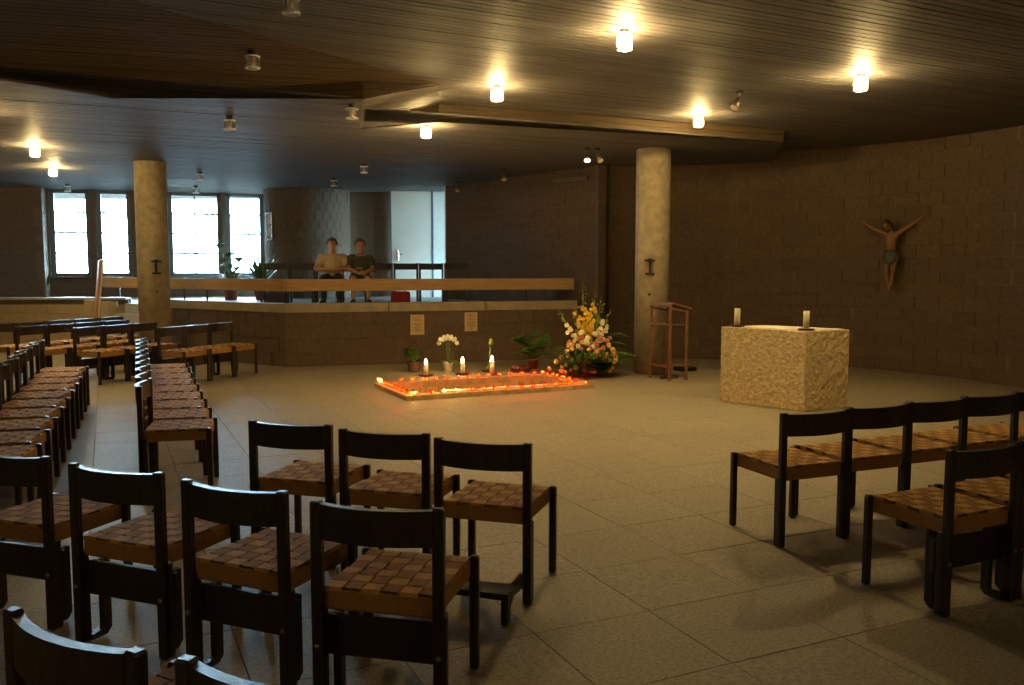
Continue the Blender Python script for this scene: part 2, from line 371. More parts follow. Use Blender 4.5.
# back wall with four windows, joined blocks far away
WINS = [(0.24, 1.09), (1.22, 1.96), (2.76, 3.96), (4.07, 4.94)]
block_wall('wall_back', [wb(-.1), wb(5.7)], DECK - .1, 1.42, -1, False)
segs = [(-.1, .24), (1.09, 1.22), (1.96, 2.76), (3.96, 4.07), (4.94, 5.7)]
for i, (u0, u1) in enumerate(segs):
    block_wall('wall_pier_%s' % ['one', 'two', 'three', 'four', 'five'][i], [wb(u0), wb(u1)], 1.42, WTOP, -1, False, back=.45 if i in (0, 2) else .3)
def window(n, u0, u1, div=False):
    c = wb((u0 + u1) / 2, -.14); a = math.atan2(WBD[1], WBD[0]); w = u1 - u0; z0, z1 = 1.42, 3.46
    root = struct(empty('window_%d' % n, (c[0], c[1], z0), a))
    b = B()
    for s in (-1, 1): box(b, (s * (w / 2 - .05), 0, (z1 - z0) / 2), (.1, .09, z1 - z0), 0, .004)
    box(b, (0, 0, .04), (w, .12, .08)); box(b, (0, 0, z1 - z0 - .07), (w, .09, .14))
    obj('window_frame', b, M['winframe'], root)
    b = B(); box(b, (0, -.16, -.01), (w + .02, .3, .03)); obj('window_sill', b, M['winframe'], root)
    hh = (z1 - z0 - .17) / 4
    for k in range(1, 4):
        b = B(); box(b, (0, 0, .07 + hh * k), (w - .2, .035, .045)); obj('muntin', b, M['winframe'], root)
    if div:
        b = B(); box(b, (0, 0, (z1 - z0) / 2), (.03, .03, z1 - z0 - .15)); obj('muntin', b, M['winframe'], root)
    for k in range(4):
        b = B(); box(b, (0, .01, .07 + hh * (k + .5)), (w - .2, .006, hh - .018)); obj('pane', b, M['glasspane'], root)
    l = bpy.data.lights.new('daylight_portal', 'AREA'); l.shape = 'RECTANGLE'; l.size = w; l.size_y = z1 - z0; l.cycles.is_portal = True
    lo = bpy.data.objects.new('daylight_portal', l); COL.objects.link(lo); q = wb((u0 + u1) / 2, -.32)
    lo.location = (q[0], q[1], (z0 + z1) / 2); lo.rotation_euler = (R(-90), 0, a)
for i, (u0, u1) in enumerate(WINS): window(i + 1, u0, u1, i == 2)
# rounded brick volume, flat brick panel, white door, alcove with a side window
cyl = [(-4.78 + 1.0 * math.cos(R(a)), 20.55 + 1.0 * math.sin(R(a))) for a in range(205, 361, 4)]
block_wall('wall_round', cyl, DECK - .1, WTOP, -1, False, back=.1, bl=.18)
block_wall('wall_alcove', [(-3.85, 20.72), (-2.84, 20.72)], DECK - .1, WTOP, -1, False)
door = struct(empty('door_1', (-2.36, 20.6, DECK)))
b = B(); box(b, (0, 0, 1.35), (.94, .06, 2.7), 0, .006); obj('door_leaf', b, M['door'], door)
b = B()
for s in (-1, 1): box(b, (s * .49, .02, 1.35), (.04, .12, 2.7))
obj('door_frame', b, M['winframe'], door)
b = B(); box(b, (-.33, -.045, .98), (.045, .015, .26), 0, .004); tube(b, [(-.33, -.04, 1.0), (-.33, -.1, 1.0), (-.2, -.1, 1.0)], .012, 6); obj('door_handle', b, M['chrome'], door)
b = B(); box(b, (-1.25, 20.72, 2.3), (1.3, .16, 3.0)); struct(obj('wall_alcove_side', b, M['plaster']))
b = B(); box(b, (-.85, 19.36, 2.3), (1.25, .14, 3.0)); struct(obj('wall_alcove_return', b, M['plaster']))
w5 = struct(empty('window_5', (-.55, 20.0, DECK), R(90)))
b = B()
for s in (-1, 1): box(b, (s * .58, 0, 1.25), (.06, .1, 2.5))
for z in (.03, 1.3, 2.45): box(b, (0, 0, z), (1.16, .08, .05))
obj('window_frame', b, M['winframe'], w5)
for z in (.67, 1.88):
    b = B(); box(b, (0, 0, z), (1.1, .006, 1.18)); obj('pane', b, M['glasspane'], w5)
l = bpy.data.lights.new('daylight_portal', 'AREA'); l.shape = 'RECTANGLE'; l.size = 1.2; l.size_y = 2.5; l.cycles.is_portal = True
lo = bpy.data.objects.new('daylight_portal', l); COL.objects.link(lo); lo.location = (-.4, 20.0, DECK + 1.25); lo.rotation_euler = (R(90), 0, R(90))

# ------------------------------------------------------------------ ceiling: folded planes clad in narrow boards along 25 degrees
def uz(x, y): return 3.6 - .02 * ((x + .8) * .815 - (y - 9.67) * .579)
AB = (-11.2, -5.4); AP = (-.8, 9.67); MM = (-1.58, 9.43); NN = (-4.26, 9.4); NB = (-13.0, -2.9); QQ = (-1.97, 11.43)
B0 = (-.9, 10.9); B1 = (3.87, 12.6); WE = (4.55, 15.6)
def plane(p, q, r):
    v = (Vector(q) - Vector(p)).cross(Vector(r) - Vector(p)); return lambda x, y: p[2] - (v.x * (x - p[0]) + v.y * (y - p[1])) / v.z
def v3(p, z): return (p[0], p[1], z)
L0 = 3.4
flat = lambda x, y: L0
AZ = lambda p: uz(*p)
f1z = plane((-3.05, 6.5, AZ((-3.05, 6.5))), v3(AP, AZ(AP)), v3(NN, L0))
facets = [
    ([AB, AP, B0, B1, WE, (8, 16), (8, -5.4)], uz),
    ([AB, AP, MM, NN, NB, (-13, -5.4)], f1z),
    ([AP, B0, MM], plane(v3(AP, AZ(AP)), v3(B0, AZ(B0)), v3(MM, L0))),
    ([B0, QQ, MM], plane(v3(B0, AZ(B0)), v3(QQ, L0), v3(MM, L0))),
    ([NN, MM, QQ, B0, B1, WE, (1, 16.5), (1, 23), (-13, 23), NB], flat),
]
b = B(); box(b, (-2.8, 8.8, 3.82), (22.1, 29, .08)); ceiling = struct(obj('ceiling', b, M['ceilback']))
def clip(poly, f):
    out = []
    for i, p in enumerate(poly):
        q = poly[(i + 1) % len(poly)]; a, c = f(p), f(q)
        if a >= 0: out.append(p)
        if (a >= 0) != (c >= 0):
            t = a / (a - c); out.append((p[0] + (q[0] - p[0]) * t, p[1] + (q[1] - p[1]) * t))
    return out
nb = 0; PITCH = .09; rest = B(); RG = Matrix.Rotation(G25, 3, 'Z')
for fi, (poly, zf) in enumerate(facets):
    zb = B(); a = [zb.verts.new((x, y, zf(x, y) + .026)) for x, y in poly]; zb.faces.new(a)
    bmesh.ops.triangulate(zb, faces=zb.faces[:]); obj('board_backing', zb, M['ceilback'], ceiling)
    ds = [p[0] * E2.x + p[1] * E2.y for p in poly]
    k0 = int(math.floor(min(ds) / PITCH)); k1 = int(math.ceil(max(ds) / PITCH))
    for k in range(k0, k1):
        lo_, hi_ = k * PITCH + .006, (k + 1) * PITCH - .006
        c = clip(poly, lambda p: p[0] * E2.x + p[1] * E2.y - lo_)
        if len(c) > 2: c = clip(c, lambda p: hi_ - p[0] * E2.x - p[1] * E2.y)
        if len(c) < 3: continue
        area = abs(sum(c[i][0] * c[(i + 1) % len(c)][1] - c[(i + 1) % len(c)][0] * c[i][1] for i in range(len(c)))) / 2
        if area < .006: continue
        # the boards that show largest are objects; those overhead, behind the camera or far away are joined
        single = nb < 300 and ((fi == 0 and 3.2 < lo_ < 16) or (fi == 1 and lo_ > 4.5) or (fi in (2, 3)) or (fi == 4 and lo_ < 17))
        q = B() if single else rest; dz = random.uniform(-.0015, .0015)
        # local x runs along the board so that the grain follows it
        loc = [(x * E1.x + y * E1.y, x * E2.x + y * E2.y, zf(x, y) + dz) for x, y in c]
        lo1 = [q.verts.new(p) for p in loc]; up1 = [q.verts.new((p[0], p[1], p[2] + .022)) for p in loc]
        n = len(loc)
        for i in range(n): q.faces.new((lo1[i], lo1[(i + 1) % n], up1[(i + 1) % n], up1[i]))
        q.faces.new(lo1[::-1]); q.faces.new(up1)
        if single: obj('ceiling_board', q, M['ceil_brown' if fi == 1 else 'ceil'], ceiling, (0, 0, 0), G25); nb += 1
stuff(obj('ceiling_board', rest, M['ceil'], ceiling, (0, 0, 0), G25))
# upright fascias where the low ceiling meets the higher planes
def fascia(p, q, zt0, zt1, zb0, zb1):
    d = Vector((q[0] - p[0], q[1] - p[1])); l = d.length; b = B()
    n = 2
    for k in range(n):        # two boards, one above the other
        a0, a1 = k / n, (k + 1) / n; g = .004
        z = [zb0 + (zt0 - zb0) * a0 + g * (k > 0), zb1 + (zt1 - zb1) * a0 + g * (k > 0), zb1 + (zt1 - zb1) * a1, zb0 + (zt0 - zb0) * a1]
        f = [b.verts.new(v) for v in ((0, 0, z[0]), (l, 0, z[1]), (l, 0, z[2]), (0, 0, z[3]))]; r = [b.verts.new(v) for v in ((0, .025, z[0]), (l, .025, z[1]), (l, .025, z[2]), (0, .025, z[3]))]
        b.faces.new(f); b.faces.new(r[::-1])
        for i in range(4): b.faces.new((f[i], f[(i + 1) % 4], r[(i + 1) % 4], r[i]))
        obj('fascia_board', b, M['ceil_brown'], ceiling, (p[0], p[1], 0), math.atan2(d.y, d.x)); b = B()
    b.free()
e_ = .02
fascia(NN, MM, f1z(*NN) + e_, f1z(*MM) + e_, L0 - .004, L0 - .004); fascia(MM, AP, f1z(*MM) + e_, AZ(AP) + e_, L0 - .004, AZ(AP) - .01)
fascia(QQ, B0, L0 + e_, AZ(B0) + e_, L0 - .004, L0 - .004); fascia(B0, B1, AZ(B0) + e_, AZ(B1) + e_, L0 - .004, L0 - .004); fascia(B1, WE, AZ(B1) + e_, AZ(WE) + e_, L0 - .004, L0 - .004)

# ------------------------------------------------------------------ columns
def column(x, y, h, label, rr=.26):
    t = empty('column', (x, y, 0)); b = B(); lathe(b, [(0, 0), (rr, 0), (rr, h - .02), (rr - .02, h), (0, h)], 40); s = obj('shaft', b, M['column'], t, smooth=True)
    s.data.polygons.foreach_set('use_smooth', [True] * len(s.data.polygons))
    a = -math.atan2(x, y) ; d = Vector((math.sin(-a + R(4)) * -1, -math.cos(-a)))
    rzz = math.atan2(y, x) + R(90)
    br = B(); c = (0, -rr - .03, 0)
    box(br, (0, -rr - .05, 1.72), (.15, .1, .03)); box(br, (0, -rr - .03, 1.62), (.035, .05, .2)); box(br, (0, -rr - .05, 1.52), (.13, .1, .03))
    lathe(br, [(0, 1.735), (.03, 1.735), (.035, 1.75), (0, 1.75)], 10, (0, -rr - .06, 0))
    obj('candle_bracket', br, M['iron'], t, rz=rzz - R(180) + R(-6 if x > 0 else 8))
    bs = B(); blob(bs, (0, -rr - .005, 1.21), (.022, .018, .022)); obj('plug', bs, M['iron'], t, rz=rzz - R(180) + R(-8 if x > 0 else 10))
    tag(t, label, 'column'); return t
column(-6.16, 15.0, L0 + .03, 'round concrete column standing among the far chairs in front of the windows')
column(2.15, 13.4, L0 + .01, 'round concrete column beside the wooden lectern and the big flower arrangement')

# ------------------------------------------------------------------ railing
def rail(pts, label, posts, name='railing'):
    t = empty(name, (pts[0][0], pts[0][1], DECK))
    for p, q in zip(pts, pts[1:]):
        l = math.dist(p, q); a = math.atan2(q[1] - p[1], q[0] - p[0])
        b = B(); box(b, (0, 0, 0), (l - .01, .07, .2), 0, .006)
        o = obj('rail_beam', b, M['rail'], t, ((p[0] + q[0]) / 2 - pts[0][0], (p[1] + q[1]) / 2 - pts[0][1], 1.325 - DECK), a)
    for (x, y) in posts:
        b = B(); box(b, (x - pts[0][0], y - pts[0][1] + .06, (1.26 - DECK) / 2), (.02, .03, 1.26 - DECK)); obj('post', b, M['iron'], t)
    tag(t, label, 'railing'); return t
def lerp(p, q, t): return (p[0] + (q[0] - p[0]) * t, p[1] + (q[1] - p[1]) * t)
ka = (-3.72, 14.36); kb = (1.12, 15.78); kc = (-8.4, 17.75)
rail([ka, kb], 'broad oak railing beam on the podium edge in front of the two seated men', [lerp(ka, kb, t) for t in (.12, .43, .82)])
rail([kc, ka], 'duller oak railing beam in front of the windows and potted plants', [lerp(kc, ka, t) for t in (.12, .5, .62, .9)])

# ------------------------------------------------------------------ chairs
WS = .0605; NCELL = 6; STEP = .43 / NCELL
strap_mesh = {}
def strap_bm(bm, idx, along_y):
    """one cord band weaving over and under, wrapping down both edges of the seat"""
    half = .215; w = STEP * .478; t0 = .451
    off = -half + STEP * (idx + .5)
    pts = [(-half - .001, .447)]
    for k in range(NCELL):
        up = ((k + idx) % 2 == 0) == along_y
        z = t0 + (.010 if up else -.002)
        c = -half + STEP * (k + .5)
        pts += [(c - STEP * .42, z), (c + STEP * .42, z)]
    pts += [(half + .001, .447)]
    prev = None
    for s, z in pts:
        a, c = ((off - w, s, z), (off + w, s, z)) if along_y else ((s, off - w, z), (s, off + w, z))
        cur = (bm.verts.new(a), bm.verts.new(c))
        if prev: bm.faces.new((prev[0], prev[1], cur[1], cur[0]))
        prev = cur
for i in range(NCELL):
    for ay in (True, False):
        b = B(); strap_bm(b, i, ay); me = done(b, 'seat_strap'); me.materials.append(M['weave'] if ay else M['weave_b']); strap_mesh[(i, ay)] = me
def post_mesh(sz, h, bev=.006):
    b = B(); box(b, (0, 0, h / 2), (sz[0], sz[1], h), 0, bev); return b
def kneeler_up(t):
    b = B(); box(b, (0, -.165, .265), (.47, .025, .15), 0, .004); kb_ = obj('kneeler_board', b, M['black_wood'], t)
    for s in (-1, 1):
        b = B(); poly = [(-.15, .34), (-.15, .035), (-.215, .03), (-.215, .005), (-.135, .005), (-.11, .03), (-.11, .34)]
        a = [b.verts.new((s * .196 - .015, y, z)) for y, z in poly]; c = [b.verts.new((s * .196 + .015, y, z)) for y, z in poly]
        n = len(poly)
        for i in range(n): b.faces.new((a[i], a[(i + 1) % n], c[(i + 1) % n], c[i]))
        b.faces.new(a[::-1]); b.faces.new(c)
        obj('kneeler_bracket', b, M['black_wood'], kb_)
        b = B(); blob(b, (s * .227, -.253, .25), (.012, .007, .012)); obj('bolt', b, M['bolt'], kb_, smooth=True)
def kneeler_down(t):
    b = B(); box(b, (0, -.44, .125), (.44, .14, .03), 0, .004); kb_ = obj('kneeler_board', b, M['black_wood'], t)
    for s in (-1, 1):
        b = B(); poly = [(-.24, .15), (-.24, .09), (-.42, .105), (-.47, .07), (-.475, .0), (-.515, .0), (-.515, .11), (-.40, .14)]
        a = [b.verts.new((s * .205 - .016, y, z)) for y, z in poly]; c = [b.verts.new((s * .205 + .016, y, z)) for y, z in poly]
        n = len(poly)
        for i in range(n): b.faces.new((a[i], a[(i + 1) % n], c[(i + 1) % n], c[i]))
        b.faces.new(a[::-1]); b.faces.new(c); obj('kneeler_bracket', b, M['black_wood'], kb_)
def make_chair(near, kneel):
    t = empty('chair')
    b = B()
    if near:
        box(b, (0, 0, .413), (.432, .436, .074), 0, .008); seat = obj('seat', b, M['weave_b'], t)
        for (i, ay), me in strap_mesh.items(): obj('seat_strap', me, None, seat)
    else:
        box(b, (0, 0, .413), (.432, .436, .074), 0, .008)
        me = done(b, 'seat'); me.materials.append(M['weave_b']); me.materials.append(M['weave'])
        b = B(); b.from_mesh(me)
        for i in range(NCELL):
            n0 = len(b.faces); strap_bm(b, i, True); b.faces.ensure_lookup_table()
            for f in b.faces[n0:]: f.material_index = 1
            strap_bm(b, i, False)
        b.to_mesh(me); b.free(); obj('seat', me, None, t)
    for s in (-1, 1):
        b = B(); box(b, (s * .2275, -.235, .39), (.042, .036, .78), 0, .006)
        box(b, (s * .2275, -.222, .2), (.042, .06, .4), 0, .006); obj('rear_post', b, M['black_wood'], t)
        b = B(); box(b, (s * .2275, .222, .232), (.038, .038, .464), 0, .008); obj('front_leg', b, M['black_wood'], t)
    b = B(); n = 10; r0 = []
    for i in range(n + 1):
        x = -.208 + .416 * i / n; y = -.238 - .042 * (1 - (x / .208) ** 2)
        z0 = .645; z1 = .772
        r0.append([b.verts.new((x, y - .013, z0)), b.verts.new((x, y + .013, z0)), b.verts.new((x, y + .015, z1)), b.verts.new((x, y - .015, z1))])
    for p, q in zip(r0, r0[1:]):
        for k in range(4): b.faces.new((p[k], p[(k + 1) % 4], q[(k + 1) % 4], q[k]))
    b.faces.new(r0[0][::-1]); b.faces.new(r0[-1]); obj('backrest', b, M['black_wood'], t)
    if kneel == 'up': kneeler_up(t)
    elif kneel == 'down': kneeler_down(t)
    return t
protos = {}
def chair(x, y, th, label, group, near=False, kneel=None, z=0.0, rear=False):
    """rear=True: (x,y) is the midpoint between the rear posts"""
    k = (near, kneel)
    if k not in protos: protos[k] = make_chair(near, kneel); t = protos[k]
    else: t = copy_tree(protos[k])
    if rear: x += -math.sin(th) * .235; y += math.cos(th) * .235
    t.location = (x, y, z); t.rotation_euler = (0, 0, th)
    tag(t, label, 'chair', group); return t
D_ = 'dark woven-seat chair, '
gA = 'three-chair row before the candle pit'
chair(-1.19, 4.61, R(-16), D_ + 'first of the three-chair front row, counted from the windows', gA, True, rear=True)
chair(-.65, 4.36, R(-15.5), D_ + 'middle one of the three-chair front row', gA, True, rear=True)
chair(-.143, 4.12, R(-18), D_ + 'end of the three-chair row, its kneeler board folded down', gA, True, 'down', rear=True)
gB = 'four-chair row with raised kneelers'
chair(-2.26, 3.83, R(-19), D_ + 'cut by the picture edge, in the four-chair kneeler row', gB, True, 'up', rear=True)
chair(-1.64, 3.54, R(-21), D_ + 'second in the four-chair row with raised kneelers', gB, True, 'up', rear=True)
chair(-1.06, 3.25, R(-23), D_ + 'third in the four-chair row with raised kneelers', gB, True, 'up', rear=True)
chair(-.474, 2.98, R(-13), D_ + 'end of the kneeler row, lamp glint on its backrest', gB, True, 'up', rear=True)
gC = 'backs cut off by the bottom picture edge'
chair(-1.01, 1.93, R(-30), D_ + 'only its curved backrest showing at the bottom corner', gC, True, 'up', rear=True)
chair(-.475, 1.70, R(-20), D_ + 'only one post and backrest end showing at the bottom edge', gC, True, 'up', rear=True)
gD = 'row of chairs before the stone altar'
for i in range(5):
    chair(1.76 + i * .51 * .9, 4.985 + i * .51 * .436, R(21.5), D_ + '%s from the open end of the row by the stone altar' % ORD[i], gD, True, rear=True)
gE = 'row behind the altar row'
for i in range(3):
    chair(2.2 + i * .51 * .9, 3.99 + i * .51 * .436, R(25), D_ + '%s from the aisle in the kneeler row behind the altar row' % ORD[i], gE, True, 'up', rear=True)
def rot(x, y, th): return (x * math.cos(th) - y * math.sin(th), x * math.sin(th) + y * math.cos(th))
gF = 'long row along the aisle, facing the pit'
th = R(-76); lx, ly = rot(.2275, .222, th)
for i in range(9):
    t = i / 9.0; nx, ny = -2.166 + (-1.865) * t, 6.15 + 4.345 * t
    chair(nx - lx, ny - ly, th, D_ + '%s from the near end of the row bordering the open floor' % ORD[i], gF, i < 2)
gG = 'long row beside the wall, second from the pit'
for i in range(10):
    t = i / 10.0; nx, ny = -2.975 + (-2.1) * t, 5.15 + 5.03 * t
    chair(nx - lx, ny - ly, th, D_ + '%s from the near end of the long row behind the aisle row' % ORD[i], gG)
dirH = (.40, .915); thH = math.atan2(-dirH[1], -dirH[0])        # local right points back along the row: facing the pit
def rowH(x0, y0, n, words_, group, kneel):
    for i in range(n):
        chair(x0 + dirH[0] * .505 * (i + .5), y0 + dirH[1] * .505 * (i + .5), thH, D_ + '%s %s' % (ORD[i], words_), group, False, kneel, rear=True)
rowH(-4.93, 12.05, 3, 'in the three-chair far row ending beside the podium wall', 'three-chair far row by the podium wall', 'up')
rowH(-6.10, 12.05, 3, 'in the short far row seen between the two long rows', 'short far row in the middle', 'up')
rowH(-7.02, 12.25, 4, 'in the far row just in front of the round column', 'far row before the column', None)
rowH(-7.75, 12.75, 5, 'in the farthest row, close to the podium steps', 'farthest row by the steps', None)
gK = 'podium chairs along the back'
thK = R(180 + 7)
PEOPLE = {2: None, 3: None}
deck_names = ['beside the potted plants', 'second from the potted plants', 'under the man in the tan shirt', 'under the man in the dark polo', 'next to the man in the dark polo', 'in front of the white door', 'in front of the bright door edge', 'last one, beside the brick side wall']
deck_xy = []
for i in range(8):
    x = -4.62 + i * .507 * math.cos(R(7)); y = 17.0 + i * .507 * math.sin(R(7))
    deck_xy.append((x, y))
    chair(x, y, thK, 'black chair on the podium, ' + deck_names[i], gK, z=DECK)

# ------------------------------------------------------------------ altar
ALT = (2.516, 10.446), (3.275, 9.634)
da = Vector((ALT[1][0] - ALT[0][0], ALT[1][1] - ALT[0][1])); la = da.length; da.normalize(); na = Vector((-da.y, da.x))
HA = .905
aq = [(2.516, 10.446), (3.275, 9.634), (3.86, 9.92), (3.10, 10.73)]      # the block is not quite square in plan
ac = Vector((sum(p[0] for p in aq) / 4, sum(p[1] for p in aq) / 4)); aa = math.atan2(da.y, da.x)
altar = empty('altar', (ac.x, ac.y, 0), 0)
b = B(); prism(b, [(p[0] - ac.x, p[1] - ac.y) for p in aq], 0, HA)
bmesh.ops.bevel(b, geom=b.edges[:], offset=.008, segments=1, affect='EDGES')
bmesh.ops.subdivide_edges(b, edges=b.edges[:], cuts=14, use_grid_fill=True)
for v in b.verts:
    if .02 < v.co.z < HA - .02:
        k = .006 if (v.co.x + ac.x) > 3.3 else .003
        v.co.x += random.uniform(-k, k); v.co.y += random.uniform(-k, k)
obj('stone_block', b, M['altar'], altar)
b = B(); q4 = [Vector(p) for p in aq]; ee = (q4[1] - q4[0]); ff = (q4[3] - q4[0])
prism(b, [tuple(q4[0] + ee * u + ff * v - ac) for u, v in ((.2, .1), (.9, .1), (.97, .92), (.2, .92))], HA + .001, HA + .007)
clo = obj('altar_cloth', b, M['linen'], None, (ac.x, ac.y, 0)); na = ff.normalized()
tag(clo, 'white linen cloth laid along the top of the stone altar', 'cloth')
tag(altar, 'rough yellowish limestone block altar standing on the open floor', 'altar')
def altar_candle(px, py, label, h):
    p = q4[0] + ee * px + ff * py
    pl = B(); lathe(pl, [(0, 0), (.085, 0), (.095, .012), (.085, .016), (0, .014)], 20)
    t0 = obj('candle_saucer', pl, M['dark_plate'], None, (p.x, p.y, HA + .0075)); tag(t0, 'dark saucer under the altar candle ' + label, 'saucer', 'altar saucers')
    c = empty('candle', (p.x, p.y, HA + .022)); b = B(); lathe(b, [(0, 0), (.034, 0), (.034, h - .006), (.028, h), (0, h - .008)], 20); obj('wax', b, M['wax'], c, smooth=True)
    b = B(); tube(b, [(0, 0, h - .01), (.002, 0, h + .012)], .0025, 5); obj('wick', b, M['iron'], c)
    tag(c, 'thick cream altar candle, unlit, ' + label, 'candle', 'altar candles')
altar_candle(.13, .13, 'at the end toward the lectern', .2)
altar_candle(.91, .17, 'at the corner toward the chairs', .2)

# ------------------------------------------------------------------ crucified figure on the curved wall / people
def skin_mesh(name, verts, edges, rads, extra=None, voxel=.012):
    """tapered limbs and rounded joints along a skeleton, fused into one continuous surface"""
    b = B(); K = .93
    def rr(r): return (r[0] * K, r[1] * K) if isinstance(r, tuple) else (r * K, r * K)
    for v, r in zip(verts, rads):
        rx, ry = rr(r); blob(b, v, (rx, ry, (rx + ry) / 2 if isinstance(r, tuple) else rx), 2)
    for a, c in edges:
        p, q = Vector(verts[a]), Vector(verts[c]); d = (q - p).normalized()
        if abs(d.z) > .75: u, w = Vector((1, 0, 0)), Vector((0, 1, 0))
        else: u = d.cross(Vector((.1, .2, 1))).normalized(); w = d.cross(u).normalized()
        rings = []
        for t in (0, .25, .5, .75, 1):
            o = p.lerp(q, t); ra, rc = rr(rads[a]), rr(rads[c]); flat_ = abs(d.z) <= .75
            if flat_: ra = (min(ra),) * 2; rc = (min(rc),) * 2
            e = 1 + .06 * math.sin(PI * t); rx = (ra[0] + (rc[0] - ra[0]) * t) * e; ry = (ra[1] + (rc[1] - ra[1]) * t) * e
            rings.append([b.verts.new(o + u * rx * math.cos(2 * PI * k / 14) + w * ry * math.sin(2 * PI * k / 14)) for k in range(14)])
        for r0, r1 in zip(rings, rings[1:]):
            for k in range(14): b.faces.new((r0[k], r0[(k + 1) % 14], r1[(k + 1) % 14], r1[k]))
        b.faces.new(rings[0][::-1]); b.faces.new(rings[-1])
    if extra: extra(b)
    m2 = done(b, name, True)
    o = bpy.data.objects.new(name, m2); COL.objects.link(o); rm = o.modifiers.new('r', 'REMESH'); rm.mode = 'VOXEL'; rm.voxel_size = voxel; rm.use_smooth_shade = True
    sm = o.modifiers.new('sm', 'SMOOTH'); sm.iterations = 4; sm.factor = .5
    bpy.context.view_layer.update()
    dg = bpy.context.evaluated_depsgraph_get(); m3_ = bpy.data.meshes.new_from_object(o.evaluated_get(dg)); bpy.data.objects.remove(o); m3_.name = name
    m3_.materials.clear()
    print(name, len(m3_.polygons), [round(max(v.co[i] for v in m3_.vertices) - min(v.co[i] for v in m3_.vertices), 2) for i in range(3)])
    return m3_
def skel(pairs):
    """pairs: dict name -> (pos, radius), list of (a,b)"""
    J, E = pairs; names = list(J); ix = {n: i for i, n in enumerate(names)}
    return [J[n][0] for n in names], [(ix[a], ix[c]) for a, c in E], [J[n][1] for n in names]
def head_extra(c, rot=Matrix.Identity(3), s=1.0, beard=False):
    c = Vector(c)
    def P(v): return c + rot @ (Vector(v) * s)
    def f(b):
        def bl(p, sz, sub=2):
            t = bmesh.new(); bmesh.ops.create_icosphere(t, subdivisions=sub, radius=1.0)
            for v in t.verts: v.co = c + rot @ (Vector((p[0] + v.co.x * sz[0], p[1] + v.co.y * sz[1], p[2] + v.co.z * sz[2])) * s)
            merge(b, t)
        bl((0, .01, .02), (.078, .098, .105), 3); bl((0, -.03, -.05), (.058, .062, .07)); bl((0, -.062, -.095), (.03, .028, .024))
        bl((0, -.098, -.012), (.014, .024, .03)); bl((0, -.083, .035), (.05, .018, .012)); bl((0, -.082, -.058), (.024, .014, .007)); bl((0, -.08, -.072), (.02, .013, .008))
        bl((-.08, .01, 0), (.012, .024, .034)); bl((.08, .01, 0), (.012, .024, .034))
    return f, P
def hand(bm, wrist, d, side_v, n_, L=.18, curl=.5):
    """palm with four fingers and a thumb; d = pointing, side_v = toward the thumb, n_ = palm normal (curl direction)"""
    w = Vector(wrist); d = Vector(d).normalized(); sv = Vector(side_v); sv = (sv - d * sv.dot(d)).normalized(); nn = Vector(n_); nn = (nn - d * nn.dot(d)).normalized()
    tube(bm, [w, w + d * L * .22, w + d * L * .45], [L * .15, L * .2, L * .19], 8)
    for i, fl in enumerate((.42, .5, .46, .36)):
        o = sv * L * (.15 - .1 * i); p = w + d * L * .42 + o; pts = [p]; dirv = d.copy()
        for k in range(3):
            dirv = (dirv + nn * curl * .55).normalized(); p = p + dirv * L * fl / 3; pts.append(p.copy())
        tube(bm, pts, [L * .055, L * .052, L * .047, L * .036], 6)
    p = w + d * L * .12 + sv * L * .14; q = p + (sv * .7 + d * .6) * L * .22; r = q + (d + nn * curl * .5).normalized() * L * .18
    tube(bm, [p, q, r], [L * .07, L * .06, L * .042], 6)

